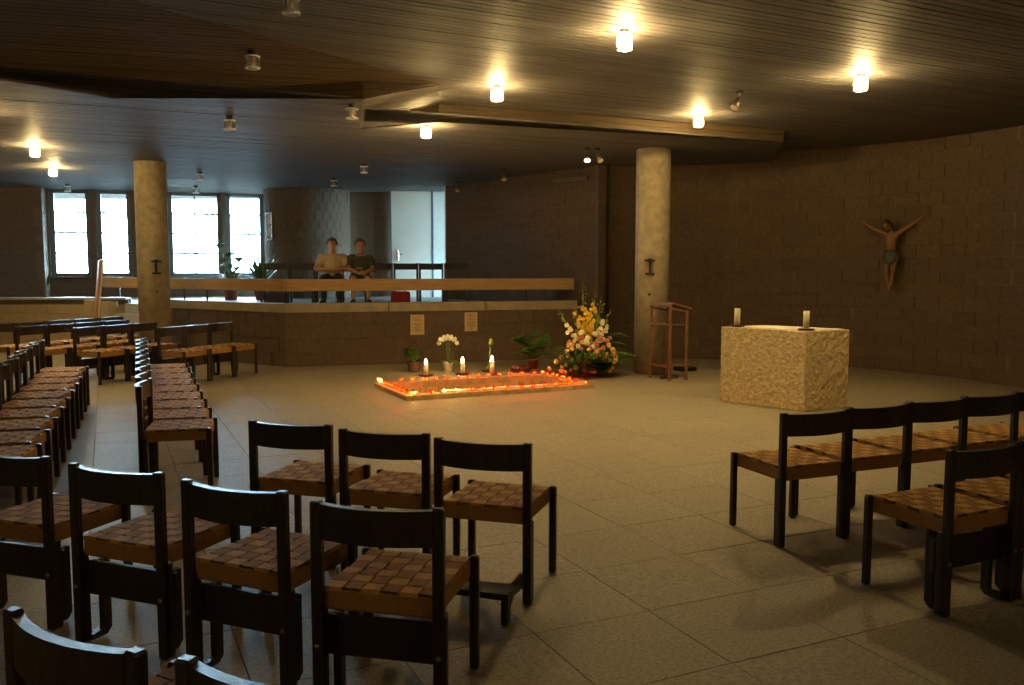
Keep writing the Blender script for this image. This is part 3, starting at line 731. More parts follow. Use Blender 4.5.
# carved figure ------------------------------------------------
def crucifix():
    t = empty('crucifix_figure', (5.845, 13.475, 1.27), R(-37) + 0)
    J = {'pel': ((0, 0, .56), (.085, .06)), 'sp': ((.0, -.01, .68), (.072, .055)), 'ch': ((.0, -.02, .80), (.098, .068)), 'nk': ((-.005, -.03, .91), .036), 'hd': ((-.035, -.06, .95), .036),
         'sl': ((-.10, -.01, .87), .042), 'el': ((-.24, .01, .93), .031), 'wl': ((-.38, .02, 1.02), .02), 'hl': ((-.405, .02, 1.045), .02),
         'sr': ((.10, -.01, .87), .042), 'er': ((.26, .01, .98), .031), 'wr': ((.41, .02, 1.09), .02), 'hr': ((.435, .02, 1.11), .02),
         'pl': ((-.05, -.01, .50), .058), 'kl': ((-.055, -.05, .29), .040), 'al': ((-.02, -.01, .08), .024), 'fl': ((-.008, -.06, .015), .02),
         'prr': ((.05, -.01, .50), .058), 'kr': ((.05, -.055, .29), .040), 'ar': ((.025, -.02, .08), .024), 'fr': ((.012, -.08, .015), .02)}
    E = [('pel', 'sp'), ('sp', 'ch'), ('ch', 'nk'), ('nk', 'hd'), ('ch', 'sl'), ('sl', 'el'), ('el', 'wl'), ('wl', 'hl'), ('ch', 'sr'), ('sr', 'er'), ('er', 'wr'), ('wr', 'hr'),
         ('pel', 'pl'), ('pl', 'kl'), ('kl', 'al'), ('al', 'fl'), ('pel', 'prr'), ('prr', 'kr'), ('kr', 'ar'), ('ar', 'fr')]
    rt = Matrix.Rotation(R(28), 3, 'X') @ Matrix.Rotation(R(-14), 3, 'Y')
    fx, P = head_extra((-.06, -.075, .985), rt, .66)
    def ex(b):
        fx(b)
        hand(b, (-.395, .02, 1.035), (-.8, -.2, .6), (0.3, -.2, 1), (0, -1, 0), .1, .3); hand(b, (.425, .02, 1.10), (.8, -.2, .6), (-.3, -.2, 1), (0, -1, 0), .1, .3)
    me = skin_mesh('body', *skel((J, E)), extra=ex, voxel=.0085); obj('body', me, M['carved'], t)
    b = B(); blob(b, P((0, .03, .045)), (.064, .07, .066), 2, .04); blob(b, P((-.06, .05, -.06)), (.028, .036, .07), 2, .05); blob(b, P((.06, .05, -.06)), (.028, .036, .07), 2, .05); obj('hair', b, M['carved_hair'], t, smooth=True)
    b = B(); blob(b, P((0, -.06, -.105)), (.027, .024, .035), 2, .05); obj('beard', b, M['carved_hair'], t, smooth=True)
    b = B()
    prof = [(.098, .40), (.104, .47), (.1, .55), (.09, .61)]
    rings = []
    for r, z in prof: rings.append([b.verts.new((r * 1.0 * math.cos(2 * PI * k / 18) * (1 + .04 * (k % 2)), -.015 + r * .8 * math.sin(2 * PI * k / 18) * (1 + .04 * (k % 2)), z + .012 * math.sin(k * 1.7))) for k in range(18)])
    for p, q in zip(rings, rings[1:]):
        for k in range(18): b.faces.new((p[k], p[(k + 1) % 18], q[(k + 1) % 18], q[k]))
    b.faces.new(rings[0][::-1]); b.faces.new(rings[-1])
    blob(b, (.1, -.03, .5), (.03, .03, .09), 2, .08); obj('loincloth', b, M['loincloth'], t, smooth=True)
    for p in ((-.41, .05, 1.05), (.44, .05, 1.12)):
        b = B(); tube(b, [p, (p[0], p[1] - .07, p[2])], .006, 6); obj('nail', b, M['iron'], t)
    tag(t, 'carved wooden crucified figure with raised arms and grey loincloth, fixed to the curved wall', 'sculpture')
crucifix()

def person(x, y, z, rz, spec):
    t = empty('person', (x, y, z), rz); k = spec['scale']; wd = spec['w']
    S = lambda p: (p[0] * k, p[1] * k, p[2] * k)
    sh = .185 * wd
    hand_l = spec['hl']; hand_r = spec['hr']
    J = {'pel': ((0, 0, .52), (.165 * wd, .13)), 'sp': ((0, .02, .68), (.165 * wd, .145)), 'ch': ((0, .05, .865), (.165 * wd, .125 * wd)), 'nk': ((0, .02, 1.0), .075), 'hd': ((0, .0, 1.09), .062),
         'sl': ((-sh, .05, .905), .082), 'el': ((-.255 * wd, -.07, .70), .054), 'wl': (hand_l, .031),
         'sr': ((sh, .05, .905), .082), 'er': ((.255 * wd, -.07, .70), .054), 'wr': (hand_r, .031),
         'pl': ((-.1, -.04, .50), .095), 'kl': ((-.15, -.44, .50), .062), 'cl': ((-.15, -.40, .28), .056), 'al': ((-.15, -.40, .085), .036), 'fl': ((-.16, -.50, .045), .036), 'tl': ((-.165, -.55, .036), .024),
         'prr': ((.1, -.04, .50), .095), 'kr': ((.15, -.44, .50), .062), 'cr': ((.15, -.40, .28), .056), 'ar': ((.15, -.40, .085), .036), 'fr': ((.16, -.50, .045), .036), 'tr': ((.165, -.55, .036), .024)}
    E = [('pel', 'sp'), ('sp', 'ch'), ('ch', 'nk'), ('nk', 'hd'), ('ch', 'sl'), ('sl', 'el'), ('el', 'wl'), ('ch', 'sr'), ('sr', 'er'), ('er', 'wr'),
         ('pel', 'pl'), ('pl', 'kl'), ('kl', 'cl'), ('cl', 'al'), ('al', 'fl'), ('fl', 'tl'), ('pel', 'prr'), ('prr', 'kr'), ('kr', 'cr'), ('cr', 'ar'), ('ar', 'fr'), ('fr', 'tr')]
    V, ED, RD = skel((J, E)); V = [S(p) for p in V]
    RD = [(r[0] * k, r[1] * k) if isinstance(r, tuple) else r * k for r in RD]
    hrot = Matrix.Rotation(R(spec['turn']), 3, 'Z') @ Matrix.Rotation(R(spec['nod']), 3, 'X')
    fx, P = head_extra(S((0, -.015, 1.15)), hrot, k * 1.13)
    def ex(b):
        fx(b)
        hand(b, S(hand_l), spec['dl'], (0, -.6, .8), (0, .3, -1), .18 * k, .5); hand(b, S(hand_r), spec['dr'], (0, -.6, .8), (0, .3, -1), .18 * k, .5)
    body = obj('body', skin_mesh('body', V, ED, RD, extra=ex, voxel=.0105), M[spec['skin']], t)
    for s in (-1, 1):
        b = B(); blob(b, P((s * .03, -.083, .012)), (.011, .007, .007), 2); obj('eye', b, M['eye'], t, smooth=True)
    # hair: cap over the back and top of the skull
    b = B(); tmp = bmesh.new(); bmesh.ops.create_icosphere(tmp, subdivisions=3, radius=1.0)
    dele = [v for v in tmp.verts if v.co.z < -.6 or (v.co.y < -.45 and v.co.z < .5) or (v.co.y < -.12 and v.co.z < .0) or (v.co.y < .1 and v.co.z < -.25)]
    bmesh.ops.delete(tmp, geom=dele, context='VERTS')
    for v in tmp.verts: v.co = P((v.co.x * .092 * random.uniform(.98, 1.03), .014 + v.co.y * .107 * random.uniform(.98, 1.03), .028 + v.co.z * .108 * random.uniform(.98, 1.04)))
    bmesh.ops.solidify(tmp, geom=tmp.faces[:], thickness=-.012); merge(b, tmp); obj('hair', b, M[spec['hair']], t, smooth=True)
    # clothes grown round the same skeleton
    def garment(name, joints, edges, grow, m, voxel=.013, adjust=None):
        JJ = {n: (S(adjust.get(n, J[n][0]) if adjust else J[n][0]), None) for n in joints}
        rr = []
        for n in joints:
            r = J[n][1]; r = (r[0] * k + grow, r[1] * k + grow) if isinstance(r, tuple) else r * k + grow
            rr.append(r)
        names = list(joints); ix = {n: i for i, n in enumerate(names)}
        return obj(name, skin_mesh(name, [JJ[n][0] for n in names], [(ix[a], ix[c]) for a, c in edges], rr, voxel=voxel), M[m], t)
    # shirt: the torso and upper arms of the body itself, pushed outward along the normals
    b = B(); b.from_mesh(body.data); b.normal_update()
    segs_ = [(Vector(S(J['el'][0])), Vector(S(J['wl'][0]))), (Vector(S(J['er'][0])), Vector(S(J['wr'][0])))]
    def bare(p):
        if p.z > .985 * k or (abs(p.x) < .085 * k and p.z > .955 * k) or p.z < .47 * k or p.y < -.26 * k: return True
        if p.z < .60 * k and p.y < -.17 * k: return True
        for a, c in segs_:
            t_ = max(-.1, min(1.4, (p - a).dot(c - a) / (c - a).length_squared))
            if t_ > .02 and (p - (a + (c - a) * t_)).length < (.066 if t_ < .7 else .05) * k: return True
        return False
    bmesh.ops.delete(b, geom=[v for v in b.verts if bare(v.co)], context='VERTS')
    nrm = [v.normal.copy() for v in b.verts]; b.verts.ensure_lookup_table()
    for v, n_ in zip(b.verts, nrm): v.co += n_ * (.014 + .010 * max(0, 1 - abs(v.co.z - .62 * k) / .15))
    obj('shirt', b, M[spec['shirt']], t, smooth=True)
    b = B(); cpts = [S((.065 * math.cos(a), .02 + .06 * math.sin(a), 1.02 - .02 * (math.sin(a) < -.4))) for a in [2 * PI * i / 14 for i in range(15)]]
    tube(b, cpts, .016 * k, 6, False); obj('collar', b, M[spec['shirt']], t, smooth=True)
    if spec['long']:
        garment('trousers', ['pel', 'pl', 'kl', 'cl', 'al', 'prr', 'kr', 'cr', 'ar'], [('pel', 'pl'), ('pl', 'kl'), ('kl', 'cl'), ('cl', 'al'), ('pel', 'prr'), ('prr', 'kr'), ('kr', 'cr'), ('cr', 'ar')], .02, spec['pants'])
    else:
        adj = {'kl': (-.145, -.33, .5), 'kr': (.145, -.33, .5)}
        garment('shorts', ['pel', 'pl', 'kl', 'prr', 'kr'], [('pel', 'pl'), ('pl', 'kl'), ('pel', 'prr'), ('prr', 'kr')], .028, spec['pants'], adjust=adj)
    for s in (-1, 1):
        b = B(); pts = [S((s * .15, -.375, .05)), S((s * .155, -.48, .045)), S((s * .17, -.60, .035))]
        tube(b, pts, [.052 * k, .056 * k, .044 * k], 12); obj('shoe', b, M['shoe'], t, smooth=True)
    tag(t, spec['label'], 'person'); return t
p1 = deck_xy[2]; p2 = deck_xy[3]
person(p1[0] + .10, p1[1] - .02, DECK - .01, R(7), dict(scale=.975, w=1.18, hl=(-.02, -.27, .665), hr=(.05, -.30, .69), dl=(1, .05, .05), dr=(-1, .12, .02), turn=6, nod=4, skin='skin', hair='hair', shirt='shirt_tan', pants='trousers', long=True,
       label='person in a tan short-sleeved shirt sitting with folded arms, on the podium'))
person(p2[0] + .13, p2[1] - .02, DECK - .01, R(10), dict(scale=.965, w=1.0, hl=(-.03, -.30, .61), hr=(.09, -.30, .63), dl=(1, -.1, -.1), dr=(-1, -.1, -.1), turn=14, nod=6, skin='skin2', hair='hair2', shirt='shirt_olive', pants='shorts', long=False,
       label='person in a dark polo shirt and shorts sitting with hands in lap, on the podium'))
b = B(); box(b, (0, 0, 0), (.11, .02, .03), 0, .004, rot=Matrix.Rotation(R(50), 3, 'X') ); bk = obj('folded_paper', b, M['gold'], None, (p2[0] + .17, p2[1] - .36, DECK + .675), R(10))
tag(bk, 'small golden folded paper held by the man in the dark polo', 'paper')

# things on the podium floor
def bag(x, y, s, m, label):
    b = B(); box(b, (0, 0, s[2] / 2), s, 0, .03); t = empty('bag', (x, y, DECK)); obj('bag_body', b, M[m], t)
    b = B(); tube(b, [(-s[0] * .25, 0, s[2] - .01), (-s[0] * .2, 0, s[2] + .08), (s[0] * .2, 0, s[2] + .08), (s[0] * .25, 0, s[2] - .01)], .01, 6); obj('bag_handle', b, M[m], t); tag(t, label, 'bag')
bag(-2.12, 16.55, (.36, .16, .24), 'redcloth', 'red fabric bag standing on the podium floor below the white door')
bag(-4.45, 16.45, (.42, .2, .22), 'blackcloth', 'black bag on the podium floor below the chairs, before the round brick wall')

# potted plants before the windows
def blades(bm, n, base, h, spread, w, droop=.5, seed=0):
    rnd = random.Random(seed)
    for i in range(n):
        a = rnd.uniform(0, 2 * PI); hh = h * rnd.uniform(.55, 1.0); sp = spread * rnd.uniform(.3, 1)
        d = Vector((math.cos(a), math.sin(a), 0)); side_ = Vector((-d.y, d.x, 0)); prev = None
        for k in range(6):
            t = k / 5.0; p = Vector(base) + d * sp * t ** 1.4 + Vector((0, 0, hh * (t - droop * t ** 3)))
            ww = w * (math.sin(PI * min(1, .18 + t * .82)) + .06)
            cur = (bm.verts.new(p - side_ * ww), bm.verts.new(p + side_ * ww))
            if prev: bm.faces.new((prev[0], prev[1], cur[1], cur[0]))
            prev = cur
def pot(bm, r, h): lathe(bm, [(0, 0), (r * .72, 0), (r * .95, h * .85), (r * 1.05, h * .86), (r * 1.05, h), (r * .9, h), (r * .85, h * .9), (0, h * .9)], 20)
def potted(x, y, z, r, h, label, bl, mleaf='leaf', mpot='terracotta', nm='potted_plant', stems=True):
    t = empty(nm, (x, y, z)); b = B(); pot(b, r, h); obj('pot', b, M[mpot], t, smooth=True)
    for i, args in enumerate(bl):
        b = B(); blades(b, *args); stuff(obj('foliage', b, M[mleaf], t))
    tag(t, label, 'plant'); return t
tp = potted(-6.05, 18.75, DECK, .17, .24, 'tall thin-stemmed potted plant with drooping leaves before the bright window', [(40, (0, 0, .22), .75, .45, .045, .5, 3)])
for (dx, dy, hh, sd) in ((-.22, .0, 1.25, 1), (-.05, .05, 1.05, 2), (.18, 0, .95, 5)):
    b = B(); tube(b, [(dx * .1, dy * .1, .2), (dx * .6, dy, hh * .6), (dx, dy, hh)], [.012, .009, .005], 6); obj('stem', b, M['leaf'], tp)
    b = B(); blades(b, 13, (dx, dy, hh - .15), .3, .3, .04, .95, sd); blades(b, 8, (dx * .7, dy, hh * .65), .25, .28, .04, .9, sd + 20); stuff(obj('foliage', b, M['leaf'], tp))
potted(-5.35, 18.6, DECK, .16, .22, 'bushy potted plant with arching leaves in front of the round brick wall', [(44, (0, 0, .2), .95, .55, .036, .12, 8), (26, (0, 0, .2), .6, .6, .04, .6, 9)])

# icon on the round wall
ic = empty('framed_icon', (-5.48, 19.80, 2.55), R(-45))
b = B()
for s in (-1, 1): box(b, (s * .12, 0, 0), (.03, .04, .62), 0, .004); box(b, (0, 0, s * .3), (.27, .04, .03), 0, .004)
obj('frame', b, M['chrome'], ic)
b = B(); box(b, (0, .01, 0), (.22, .01, .58)); obj('picture', b, M['picture'], ic)
tag(ic, 'narrow framed icon hanging on the rounded brick wall above the plants', 'picture')

# leaning board by the steps
lb = empty('tall_board', (-7.36, 15.45, 0), R(-62))
b = B(); box(b, (0, 0, 1.07), (.62, .045, 1.36), 0, .006, rot=Matrix.Rotation(R(-6), 3, 'X')); obj('board', b, M['panelwood'], lb)
b = B(); box(b, (0, .03, 1.07), (.64, .02, 1.38), 0, .004, rot=Matrix.Rotation(R(-6), 3, 'X')); obj('board_back', b, M['white_pot'], lb)
b = B(); tube(b, [(-.2, -.05, .42), (-.25, -.12, 0)], .016, 6); tube(b, [(.2, -.05, .42), (.25, -.12, 0)], .016, 6); obj('easel', b, M['iron'], lb)
tag(lb, 'tall wooden board seen edge-on, leaning on an easel by the podium steps', 'board')

# ------------------------------------------------------------------ notices on the podium front
pd = Vector((PODR[0] - KINK[0], PODR[1] - KINK[1])).normalized(); pa = math.atan2(pd.y, pd.x)
def notice(s, z, w, h, label):
    p = Vector(KINK) + pd * s + Vector((pd.y, -pd.x)) * .022
    t = empty('notice', (p.x, p.y, z), pa); b = B(); box(b, (0, 0, 0), (w, .006, h)); obj('sheet', b, M['paper'], t)
    b = B(); zz = h / 2 - .035
    while zz > -h / 2 + .03:
        k = random.random(); ww = w * (random.choice([.3, .6, .66, .7]) if k > .25 else 0)
        if ww: box(b, (0, -.0035, zz), (ww, .001, .006))
        zz -= .017
    obj('printed_lines', b, M['ink'], t)
    tag(t, label, 'notice', 'paper notices on the podium front')
notice(2.16, .655, .235, .34, 'cream printed notice on the podium wall above the basket plant')
notice(3.09, .69, .225, .325, 'cream printed notice on the podium wall above the white orchid')

# ------------------------------------------------------------------ candle pit
pit = empty('candle_pit', (0, 0, 0), G25)
def gbox(bm, a0, a1, b0, b1, z0, z1, bev=.004): box(bm, ((a0 + a1) / 2, (b0 + b1) / 2, (z0 + z1) / 2), (a1 - a0, b1 - b0, z1 - z0), 0, bev)
RIM = .06
def curb_run(a0, a1, b0, b1, n, along_a):
    for i in range(n):
        b = B()
        if along_a: gbox(b, a0 + (a1 - a0) * i / n + .003, a0 + (a1 - a0) * (i + 1) / n - .003, b0, b1, -.03, RIM)
        else: gbox(b, a0, a1, b0 + (b1 - b0) * i / n + .003, b0 + (b1 - b0) * (i + 1) / n - .003, -.03, RIM)
        obj('curb_stone', b, M['curb'], pit)
curb_run(PIT_O[0], PIT_O[1], PIT_O[2], PIT_I[2], 8, True); curb_run(PIT_O[0], PIT_O[1], PIT_I[3], PIT_O[3], 8, True)
curb_run(PIT_O[0], PIT_I[0], PIT_I[2], PIT_I[3], 4, False); curb_run(PIT_I[1], PIT_O[1], PIT_I[2], PIT_I[3], 4, False)
PD = -.24
b = B(); gbox(b, PIT_I[0] - .06, PIT_I[1] + .06, PIT_I[2] - .06, PIT_I[3] + .06, PD - .04, PD, 0); obj('pit_floor', b, M['slab'], pit)
def planks(n, a0, a1, bb, along_a, sgn):
    w = (a1 - a0) / n
    for i in range(n):
        b = B(); c = a0 + (i + .5) * w; dd = random.uniform(0, .004)
        if along_a: box(b, (c, bb + sgn * (.015 - dd), (PD - .03) / 2), (w - .008, .03, -PD + .0 - .03), 0, .003)
        else: box(b, (bb + sgn * (.015 - dd), c, (PD - .03) / 2), (.03, w - .008, -PD - .03), 0, .003)
        obj('lining_board', b, M['pitplank'], pit)
planks(26, PIT_I[0], PIT_I[1], PIT_I[3], True, 1); planks(26, PIT_I[0], PIT_I[1], PIT_I[2], True, -1)
planks(12, PIT_I[2], PIT_I[3], PIT_I[0], False, -1); planks(12, PIT_I[2], PIT_I[3], PIT_I[1], False, 1)
tag(pit, 'sunken rectangular candle pit with a low stone curb set into the floor', 'pit')
# cloth strip and scattered blossoms on the front curb
b = B(); prev = None
for i in range(24):
    a = 3.75 + i * .062; off = PIT_I[2] - .025 + .03 * math.sin(i * .55); x0 = g2w(a, off - .035); x1 = g2w(a, off + .04)
    z = RIM + .006 + .004 * math.sin(i * 1.3); cur = [b.verts.new((*x0, z)), b.verts.new((*x1, z)), b.verts.new((*x1, z + .012)), b.verts.new((*x0, z + .012))]
    if prev:
        for k in range(4): b.faces.new((prev[k], prev[(k + 1) % 4], cur[(k + 1) % 4], cur[k]))
    else: b.faces.new(cur)
    prev = cur
b.faces.new(prev[::-1])
tag(obj('cloth_ribbon', b, M['white_petal'], smooth=True), 'white cloth ribbon lying along the front curb of the candle pit', 'cloth')
b = B()
for i in range(50):
    x, y = g2w(random.uniform(5.0, 5.6), PIT_I[2] - random.uniform(-.02, .05)); blob(b, (x, y, RIM + .012), (.02, .02, .01), 1, .2)
o = stuff(obj('scattered_petals', b, M['yellow_dry'])); o['label'] = 'yellow petals scattered on the front curb of the candle pit'; o['category'] = 'petals'

def flame_mesh(h, r):
    b = B(); lathe(b, [(0, 0), (r * .7, h * .12), (r, h * .3), (r * .75, h * .55), (r * .3, h * .82), (0, h)], 8); return done(b, 'flame', True)
fm_s = flame_mesh(.024, .007); fm_s.materials.append(M['flame_small'])
gl = B(); lathe(gl, [(0, .0), (.019, .0), (.024, .018), (.025, .05), (.023, .05), (.022, .018), (0, .006)], 14); gl_me = done(gl, 'votive_glass', True)
gl_red = gl_me.copy(); gl_red.materials.append(M['redglass']); gl_clear = gl_me; gl_clear.materials.append(M['clearglass'])
wx = B(); lathe(wx, [(0, .007), (.020, .007), (.021, .02), (0, .02)], 12); wx_me = done(wx, 'wax', True); wx_me.materials.append(M['wax'])
vot = 0
def votive(a, bb, side_, n, clear=False, big=False):
    global vot; vot += 1
    x, y = g2w(a, bb); t = empty('votive_candle', (x, y, RIM), random.uniform(0, 6))
    obj('glass_cup', gl_clear if clear else gl_red, None, t); obj('wax', wx_me, None, t)
    f = obj('flame', fm_s, None, t, (0, 0, .022))
    if big: t.scale = (1.25, 1.25, 1.25)
    tag(t, '%s votive candle on the pit, %s, %s' % ('clear glass' if clear else 'red glass', side_, n), 'candle', 'votive candles round the pit')
fa = (PIT_O[2] + PIT_I[2]) / 2
front = [(431, 0), (443, 1), (457, 1), (471.5, 0), (484, 0), (494, 0), (507, 0), (521.5, 0), (533, 0), (545, 0), (556, 0), (568, 0)]
for i, (px, cl) in enumerate(front):
    k = (px - 512) / 870.0        # ray in plan meets the line b = fa
    y = fa / (E2.y + k * E2.x); a = k * y * E1.x + y * E1.y
    votive(a, fa - .01, 'front curb', ORD[i] + ' from the windows', bool(cl), bool(cl))
ba = (PIT_O[3] + PIT_I[3]) / 2
backc = [400, 412, 425, 435, 446, 458, 468, 478, 488, 499, 510, 522, 535]
for i, px in enumerate(backc):
    k = (px - 512) / 870.0; y = ba / (E2.y + k * E2.x); a = k * y * E1.x + y * E1.y
    votive(a, ba, 'back curb', ORD[i] + ' from the windows')
la_ = (PIT_O[0] + PIT_I[0]) / 2
for i, t in enumerate((.97, .79, .70, .61, .51, .41, .29, .17)):
    votive(la_ - .0, PIT_O[2] + t * (PIT_O[3] - PIT_O[2]), 'window-side curb', ORD[i] + ' from the back', i == 0, i == 0)
votive(la_ + .04, PIT_O[2] + .07, 'front corner by the windows', 'brightest', True, True)
ra_ = (PIT_O[1] + PIT_I[1]) / 2
for i, t in enumerate((.95, .85, .73, .64, .5, .38, .24, .06)):
    votive(ra_, PIT_O[2] + t * (PIT_O[3] - PIT_O[2]), 'flower-side curb', ORD[i] + ' from the back')

# three pillar candles on dark plates
def pillar(x, y, h, label):
    b = B(); lathe(b, [(0, 0), (.10, 0), (.118, .018), (.105, .022), (.06, .02), (0, .02)], 24); pl = obj('candle_plate', b, M['dark_plate'], None, (x, y, 0), smooth=True); tag(pl, 'dark round plate under the ' + label, 'plate', 'dark candle plates')
    t = empty('pillar_candle', (x, y, .021)); b = B(); lathe(b, [(0, 0), (.036, 0), (.036, h), (.03, h - .005), (0, h - .012)], 18); obj('wax', b, M['wax'], t, smooth=True)
    b = B(); tube(b, [(0, 0, h - .01), (.001, 0, h + .014)], .0025, 5); obj('wick', b, M['iron'], t)
    me = flame_mesh(.085, .021); me.materials.append(M['flame']); obj('flame', me, None, t, (0, 0, h + .008))
    tag(t, label, 'candle', 'lit pillar candles')
pillar(-1.285, 12.906, .15, 'thick lit pillar candle in front of the basket plant')
pillar(-.746, 13.10, .155, 'lit pillar candle in front of the white orchid')
pillar(-.303, 13.05, .185, 'lit pillar candle standing next to the small green plant')

# basket plant, orchid, small plant, fern
bp = empty('basket_plant', (-1.52, 13.42, 0))
b = B(); lathe(b, [(0, 0), (.08, 0), (.11, .15), (.115, .17), (.1, .17), (0, .14)], 18); obj('basket', b, M['wicker'], bp)
b = B(); tube(b, [(.125 * math.cos(a), 0, .16 + .29 * math.sin(a)) for a in [PI * i / 12 for i in range(13)]], .012, 6); obj('basket_handle', b, M['wicker'], bp)
b = B(); blades(b, 320, (0, 0, .12), .42, .22, .024, .4, 11); stuff(obj('foliage', b, M['leaf'], bp)); tag(bp, 'green leafy plant in a dark wicker basket with a hoop handle', 'plant')
oc = empty('orchid', (-1.0, 13.55, 0))
b = B(); pot(b, .085, .15); obj('pot', b, M['white_pot'], oc, smooth=True)
b = B(); blades(b, 9, (0, 0, .13), .14, .24, .045, 1.1, 4); obj('leaves', b, M['leaf_fern'], oc)
b = B(); tube(b, [(0, 0, .13), (-.02, 0, .35), (-.03, 0, .46), (-.1, -.02, .49), (-.16, -.03, .45)], .005, 6); tube(b, [(0, 0, .13), (.02, 0, .35), (.02, 0, .47), (.1, -.02, .5), (.17, -.03, .45)], .005, 6); obj('stem', b, M['leaf'], oc)
def orchid_bloom():
    b = B()
    for k in range(5):
        a = 2 * PI * k / 5 + PI / 2; blob(b, (.028 * math.cos(a), 0, .028 * math.sin(a)), (.026 if k % 2 else .022, .007, .026), 1)
    blob(b, (0, -.01, 0), (.01, .012, .01), 1); return done(b, 'bloom', True)
ob = orchid_bloom(); ob.materials.append(M['white_petal'])
for i in range(11):
    t = i / 10.0; x = -.14 + .28 * t; z = .455 + .075 * math.sin(PI * t) ** .8 + (.02 if i % 2 else -.012)
    o_ = obj('bloom', ob, None, oc, (x, -.03 - .03 * (i % 2), z), rot=(R(random.uniform(-25, 10)), R(random.uniform(-40, 40)), R(random.uniform(-35, 35))))
    o_.scale = (.78, .78, .78)
tag(oc, 'white-flowering orchid arching over a small white pot', 'plant')
sm = empty('small_plant', (-.38, 13.45, 0))
b = B(); lathe(b, [(0, 0), (.09, 0), (.1, .02), (.08, .03), (0, .025)], 16); obj('dish', b, M['dark_plate'], sm)
b = B(); tube(b, [(0, 0, .02), (.03, 0, .25), (.06, 0, .46)], .007, 6); obj('stem', b, M['leaf'], sm)
b = B(); blades(b, 8, (-.04, 0, .05), .2, .12, .03, .5, 6); obj('leaves', b, M['leaf'], sm)
b = B(); blob(b, (.06, 0, .47), (.035, .03, .05), 2, .1); blob(b, (.03, 0, .44), (.02, .02, .03), 1, .1); obj('bud', b, M['leaf_light'], sm)
tag(sm, 'thin green plant with a yellow-green bud behind the third pillar candle', 'plant')
fe = empty('fern', (.33, 13.85, 0))
b = B(); pot(b, .095, .16); obj('pot', b, M['terracotta'], fe, smooth=True)
def frond(bm, base, az, ln, rise, seed):
    rnd = random.Random(seed); d = Vector((math.cos(az), math.sin(az), 0)); sd = Vector((-d.y, d.x, 0)); P_ = []
    for k in range(11):
        t = k / 10; P_.append(Vector(base) + d * ln * t + Vector((0, 0, rise * (t * 1.7 - t * t * 1.1))))
    tube(bm, P_, .003, 4)
    for k in range(2, 11):
        for s in (-1, 1):
            l = ln * .32 * math.sin(PI * (k / 11.5)) + .02; p = P_[k]; q = p + sd * s * l + d * l * .5 + Vector((0, 0, -.02)); w = d * .02
            v = [bm.verts.new(p - w), bm.verts.new(p + w), bm.verts.new(q)]; bm.faces.new(v)
for i in range(44):
    b = B(); frond(b, (0, 0, .15 + (i % 3) * .08), i * 2.4, .22 + .12 * ((i * 7) % 5) / 4, .16 + .34 * ((i * 3) % 7) / 6, i); obj('frond', b, M['leaf_fern'], fe)
b = B(); tube(b, [(0, 0, .18), (0, .01, .4)], .012, 6); obj('stem', b, M['leaf'], fe)
tag(fe, 'green fern in a terracotta pot beside the podium wall', 'plant')
fb = empty('shallow_basket', (.13, 13.45, 0)); b = B(); lathe(b, [(0, 0), (.14, 0), (.18, .06), (.17, .075), (.14, .05), (0, .04)], 20); obj('basket', b, M['wicker'], fb)
b = B()
for i in range(14): blob(b, (random.uniform(-.12, .12), random.uniform(-.1, .1), .075), (.035, .03, .025), 1, .15)
stuff(obj('filling', b, M['terracotta'], fb)); tag(fb, 'shallow reddish basket lying in front of the fern pot', 'basket')

# ------------------------------------------------------------------ big flower arrangement
fl = empty('flower_arrangement', (1.14, 13.0, 0)); fl.scale = (1.06, 1.0, 1.05)
b = B(); lathe(b, [(0, 0), (.13, 0), (.15, .1), (.0, .1)], 16); obj('bowl', b, M['wicker'], fl)
def rose_mesh(mm):
    b = B()
    for ring, (n, r, z, s) in enumerate(((6, .026, .0, .022), (5, .017, .012, .02), (3, .007, .02, .016))):
        for k in range(n):
            a = 2 * PI * k / n + ring; blob(b, (r * math.cos(a), r * math.sin(a), z), (s, s, s * .9), 1, .06)
    me = done(b, 'rose', True); me.materials.append(M[mm]); return me
ry, rp = rose_mesh('rose_y'), rose_mesh('rose_p')
rc = rose_mesh('cream')
rnd = random.Random(21)
def dome(u, v):
    # u: -1..1 across, v: 0..1 up; returns point on the front surface of the mound
    z = .08 + .62 * v; half = .62 * (1 - v ** 1.3 * .72); x = u * half
    y = -.36 * math.sqrt(max(.05, 1 - u * u * .8)) * (1 - .6 * v); return (x, y, z)
def put(me, name, p, s=1.0):
    d = Vector((p[0], p[1] - .25, p[2] - .25)).normalized(); q = d.to_track_quat('Z', 'Y').to_euler()
    o = obj(name, me, None, fl, p, rot=q); o.scale = (s, s, s)
for i in range(38):
    put(ry, 'rose', dome(rnd.uniform(-.95, .75), rnd.uniform(.0, .66)), rnd.uniform(.65, .95))
for i in range(26):
    put(rp, 'rose', dome(rnd.uniform(-.9, 1.05), rnd.uniform(.25, .8)), rnd.uniform(.65, 1.0))
for i in range(9):
    put(rc, 'rose', dome(rnd.uniform(-.5, .5), rnd.uniform(.55, .95)), rnd.uniform(.8, 1.1))
def floret(mm):
    b = B()
    for k in range(6):
        a = 2 * PI * k / 6; blob(b, (.02 * math.cos(a), .02 * math.sin(a), .008), (.018, .018, .012), 1, .05)
    me = done(b, 'floret', True); me.materials.append(M[mm]); return me
fy, fc = floret('yellow'), floret('cream')
fyl = floret('leaf_light')
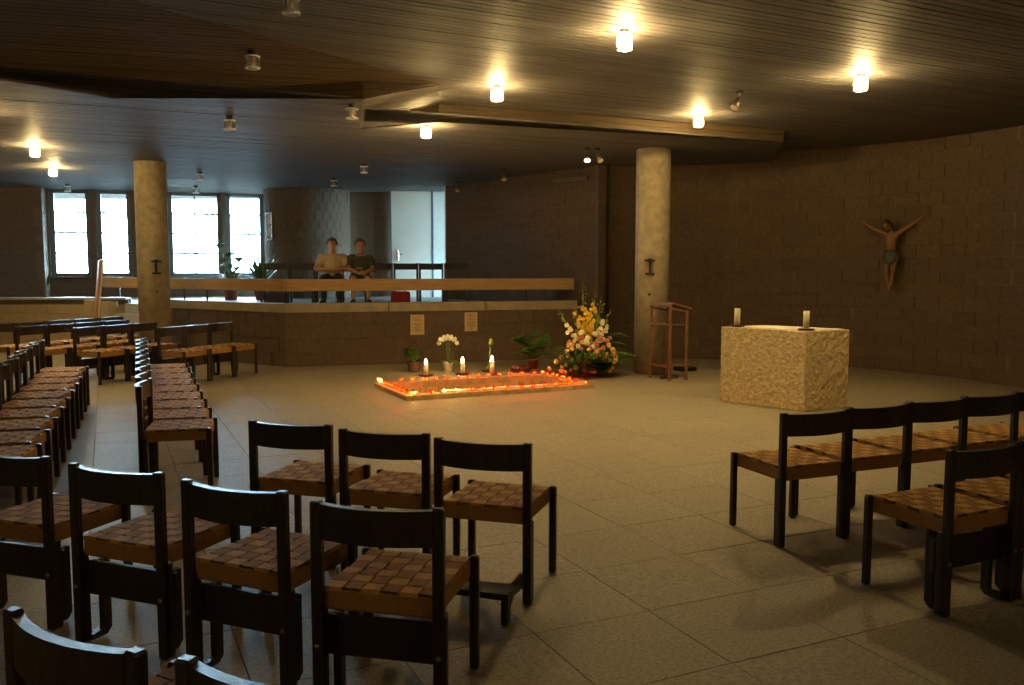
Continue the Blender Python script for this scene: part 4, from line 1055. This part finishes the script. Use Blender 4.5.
def spike(p0, p1, n0, n, me, fs=1.2, bud=True):
    b = B(); p0, p1 = Vector(p0), Vector(p1); mid = (p0 + p1) / 2 + Vector((rnd.uniform(-.03, .03), -.02, .02)); tube(b, [p0, mid, p1], [.009, .007, .003], 6)
    st = obj('gladiolus_stem', b, M['leaf_light'], fl)
    for k in range(n):
        t = n0 + (.93 - n0) * k / max(1, n - 1); p = p0.lerp(p1, t) + Vector((rnd.uniform(-.045, .045), -.03 - rnd.uniform(0, .03), rnd.uniform(-.02, .02)))
        isb = bud and t > .68; o = obj('bud' if isb else 'floret', fyl if isb else me, None, st, p, rot=(R(70 + rnd.uniform(-25, 25)), 0, rnd.uniform(-.8, .8))); s = fs * ((1.05 - t * .75) if isb else 1); o.scale = (s, s, s)
spike((-.02, 0, .3), (-.08, .02, 1.32), .3, 21, fy, .9)
spike((0, -.02, .3), (.06, 0, 1.06), .3, 16, fy, .95, False)
spike((-.04, -.03, .3), (-.17, -.02, .92), .4, 12, fy, .9, False)
spike((.0, -.05, .3), (.03, -.05, .86), .35, 12, fy, .95, False)
spike((.06, .03, .3), (.1, .05, 1.2), .55, 9, fyl, 1.1)
spike((.08, .03, .3), (.19, .04, 1.13), .5, 10, fyl, 1.1)
spike((-.08, 0, .3), (-.41, 0, .94), .3, 14, fc, 1.0)
spike((.08, 0, .3), (.33, .03, .95), .25, 13, fc, 1.0)
spike((.06, .02, .3), (.22, .0, .80), .3, 9, fc, 1.0, False)
spike((-.1, .03, .3), (-.2, .05, .98), .5, 8, fyl, 1.0)
b = B(); blades(b, 420, (0, .02, .08), .62, .62, .026, .55, 31); blades(b, 420, (0, -.05, .0), .3, .62, .034, .35, 32); stuff(obj('leaves', b, M['leaf'], fl))
for i in range(16):
    b = B(); az = (-.5 + i * .27) % (2 * PI); frond(b, (0, 0, .16), -PI * .95 + i * PI * 1.15 / 16 + .35, .44 + .1 * (i % 3), .14 + .1 * (i % 2), i + 40); obj('fern_frond', b, M['leaf_fern'], fl)
for i, (az, ln, ri) in enumerate(((.0, .52, .62), (.1, .5, .42), (-.35, .6, .22), (2.9, .5, .3))):
    b = B(); frond(b, (0, .05, .2), az, ln, ri, i + 70); obj('fern_frond', b, M['leaf_fern'], fl)
tag(fl, 'large arrangement of yellow gladioli, pink and apricot roses and ferns on the floor', 'flowers')

# ------------------------------------------------------------------ lectern
le = empty('lectern', (0, 0, 0))
LEG = [(2.033, 12.70, 1.10), (2.245, 12.31, 1.10), (2.506, 12.44, 1.03), (2.29, 12.83, 1.03)]
la2 = math.atan2(.13, .265)
for (x, y, h) in LEG:
    b = B(); box(b, (x, y, h / 2), (.035, .035, h), la2, .004); obj('leg', b, M['lectern'], le)
def bar(p, q, z0, z1, s=.03):
    b = B(); P0 = Vector((p[0], p[1], z0)); P1 = Vector((q[0], q[1], z1)); d = P1 - P0; rot_ = d.to_track_quat('X', 'Z').to_matrix()
    box(b, (P0 + P1) / 2, (d.length, s * .8, s), 0, .003, rot=rot_); obj('rail', b, M['lectern'], le)
for z in (.20, .80): bar(LEG[0], LEG[1], z, z, .028)
bar(LEG[0], LEG[1], 1.085, 1.085, .04); bar(LEG[3], LEG[2], .2, .2, .028); bar(LEG[0], LEG[3], .2, .2, .028); bar(LEG[1], LEG[2], .80, .80, .02); bar(LEG[3], LEG[2], .98, .98, .03)
bar(LEG[0], LEG[3], 1.04, .98); bar(LEG[1], LEG[2], 1.04, .98)
b = B(); c = (sum(p[0] for p in LEG) / 4 + .06, sum(p[1] for p in LEG) / 4 + .03, 1.065)
box(b, c, (.34, .5, .028), 0, .004, rot=Matrix.Rotation(la2, 3, 'Z') @ Matrix.Rotation(R(14), 3, 'Y')); obj('desk_top', b, M['lectern'], le)
tag(le, 'slender open-framed wooden lectern in front of the concrete column', 'lectern')
mi = empty('microphone', (c[0] - .03, c[1] - .05, 1.095)); b = B(); lathe(b, [(0, 0), (.035, 0), (.03, .015), (0, .018)], 12); obj('base', b, M['rubber'], mi)
b = B(); tube(b, [(0, 0, .015), (.0, 0, .06), (-.03, -.02, .1)], .006, 6); blob(b, (-.035, -.025, .11), (.016, .016, .022), 1); obj('gooseneck', b, M['rubber'], mi); tag(mi, 'small black microphone on the lectern desk', 'microphone')
b = B(); tube(b, [(2.3, 12.7, .006), (2.15, 12.55, .006), (2.2, 12.75, .006), (2.4, 12.6, .006), (2.48, 12.85, .006), (2.3, 13.0, .006), (2.1, 13.05, .006)], .006, 6); tag(obj('cable', b, M['rubber']), 'thin black cable coiled on the floor under the lectern', 'cable')
b = B(); box(b, (2.72, 13.6, .03), (.3, .22, .06), la2, .008); tag(obj('floor_box', b, M['rubber']), 'flat black box on the floor behind the lectern', 'box')

# ------------------------------------------------------------------ ceiling lamps and spotlights
cz = {}
def zc(x, y):
    def inside(poly):
        r = False
        for i in range(len(poly)):
            (x0, y0), (x1, y1) = poly[i], poly[i - 1]
            if (y0 > y) != (y1 > y) and x < (x1 - x0) * (y - y0) / (y1 - y0) + x0: r = not r
        return r
    for poly, zf in facets:
        if inside(poly): return zf(x, y)
    return 3.4
def lamp_proto(lit):
    t = empty('ceiling_lamp'); b = B(); lathe(b, [(0, 0), (.04, 0), (.04, -.02), (.02, -.04), (0, -.04)], 16); obj('canopy', b, M['iron'], t)
    b = B(); lathe(b, [(0, -.04), (.016, -.04), (.016, -.085 if lit else -.12), (0, -.09 if lit else -.125)], 12); obj('socket', b, M['amber'], t, smooth=True)
    b = B(); lathe(b, [(.062, -.045), (.066, -.05), (.066, -.155), (.062, -.16), (.060, -.155), (.060, -.05)], 8); sh_ = obj('glass_shade', b, M['litglass' if lit else 'lampglass'], t)
    for z in ((-.152,) if lit else (-.052, -.152)):
        n = 8
        for k in range(0, n):
            a0, a1 = 2 * PI * k / n, 2 * PI * (k + 1) / n; b = B(); tube(b, [(.063 * math.cos(a0), .063 * math.sin(a0), z), (.063 * math.cos(a1), .063 * math.sin(a1), z)], .009, 6)
            obj('shade_rim', b, M['rimglass'], sh_)
    b = B(); blob(b, (0, 0, -.112 if lit else -.128), (BULB_R,) * 3 if lit else (.02, .02, .024), 2); obj('bulb', b, M['bulb_on' if lit else 'bulb_off'], t, smooth=True)
    return t
lamp_p = {}
def lamp(x, y, lit, label, z=None):
    if lit not in lamp_p: lamp_p[lit] = lamp_proto(lit); t = lamp_p[lit]
    else: t = copy_tree(lamp_p[lit])
    t.location = (x, y, (zc(x, y) - .002) if z is None else z); t.rotation_euler = (0, 0, random.uniform(0, 1)); tag(t, label, 'lamp', 'lit ceiling lamps' if lit else 'unlit glass ceiling lamps')
lit_list = [(.92, 7.30, 'glowing ceiling lamp, the large one high above the open floor before the altar'), (-.163, 9.70, 'glowing ceiling lamp over the folded ceiling edge above the candle pit'),
            (3.46, 8.82, 'glowing ceiling lamp above the altar, close to the curved wall'), (2.38, 11.3, 'glowing ceiling lamp just beside the concrete column near the lectern'),
            (-1.08, 11.12, 'glowing ceiling lamp low in front of the podium railing'), (-7.0, 12.95, 'glowing ceiling lamp above the far chairs, brighter of two near the windows'), (-8.15, 15.65, 'glowing ceiling lamp next to the tall windows, smaller of two')]
for x, y, lab in lit_list: lamp(x, y, True, lab)
lamp(-6.05, 9.9, True, 'glowing ceiling lamp above the second long chair row'); 
lamp(-4.2, -1.8, True, 'added unseen ceiling lamp behind the camera, lighting the front rows'); lamp(4.0, -2.0, True, 'added unseen ceiling lamp behind the camera, lighting the altar rows')  # two unseen lamps added behind the camera to light the foreground
un = [(-2.36, 8.1, 'unlit glass ceiling lamp, the large one on the brown slope over the long rows'), (-3.35, 10.5, 'unlit glass ceiling lamp above the column side of the candle pit'), (-1.76, 9.75, 'unlit glass ceiling lamp beside the ceiling fold over the pit'),
      (-2.55, 15.2, 'unlit glass ceiling lamp above the man in the dark polo'), (-3.56, 17.6, 'unlit glass ceiling lamp before the rounded brick wall'), (-5.83, 16.45, 'unlit glass ceiling lamp in front of the wide window'), (-6.9, 19.2, 'unlit glass ceiling lamp close to the wide window glass'),
      (-9.5, 18.8, 'unlit glass ceiling lamp at the top of the first window'), (-1.58, 6.4, 'unlit glass ceiling lamp cut by the top picture edge')]
for x, y, lab in un: lamp(x, y, False, lab)
def spot(x, y, rz, label, on=False, twin=False):
    z = zc(x, y); t = empty('spotlight', (x, y, z - .002), rz)
    b = B(); box(b, (0, 0, -.012), (.14 if twin else .07, .05, .024), 0, .004); obj('mount', b, M['iron'], t)
    b = B(); tube(b, [(0, 0, -.02), (0, 0, -.08), (.0, -.02, -.1)], .012, 6); obj('arm', b, M['bolt'], t)
    rt = Matrix.Rotation(R(-38), 4, 'X')
    b = B(); lathe(b, [(0, .02), (.025, .02), (.03, -.03), (.05, -.13), (.045, -.13), (.02, -.05), (0, -.05)], 14); bmesh.ops.transform(b, matrix=Matrix.Translation((0, -.02, -.1)) @ rt, verts=b.verts); hd = obj('lamp_head', b, M['bolt'], t, smooth=True)
    b = B(); lathe(b, [(0, -.122), (.044, -.122), (0, -.121)], 14); bmesh.ops.transform(b, matrix=Matrix.Translation((0, -.02, -.1)) @ rt, verts=b.verts); obj('lens', b, M['spotlens'] if on else M['bulb_off'], hd)
    tag(t, label, 'spotlight')
spot(1.13, 13.2, R(-8), 'small spotlight with a lit lens on the ceiling by the podium corner', True)
spot(1.28, 13.25, R(25), 'unlit spotlight right next to the lit one by the podium corner')
spot(2.5, 9.75, R(-50), 'brass-toned spotlight hanging under the ceiling between two lamps above the altar')
spot(-1.15, 18.3, R(10), 'tiny spotlight at the far end of the brick side wall'); spot(-.16, 16.0, R(10), 'small spotlight over the middle of the brick side wall')
b = B(); q = lerp(pr_path[0], pr_path[1], .86); box(b, (q[0] - .03, q[1] - .03, 3.2), (.95, .06, .07), math.atan2(pr_path[1][1] - pr_path[0][1], pr_path[1][0] - pr_path[0][0]), .004)
tag(obj('cable_duct', b, M['mortar']), 'short brownish cable duct high on the brick side wall below the spotlights', 'duct')
print('boards', nb, 'votives', vot, 'objects', len(bpy.data.objects))
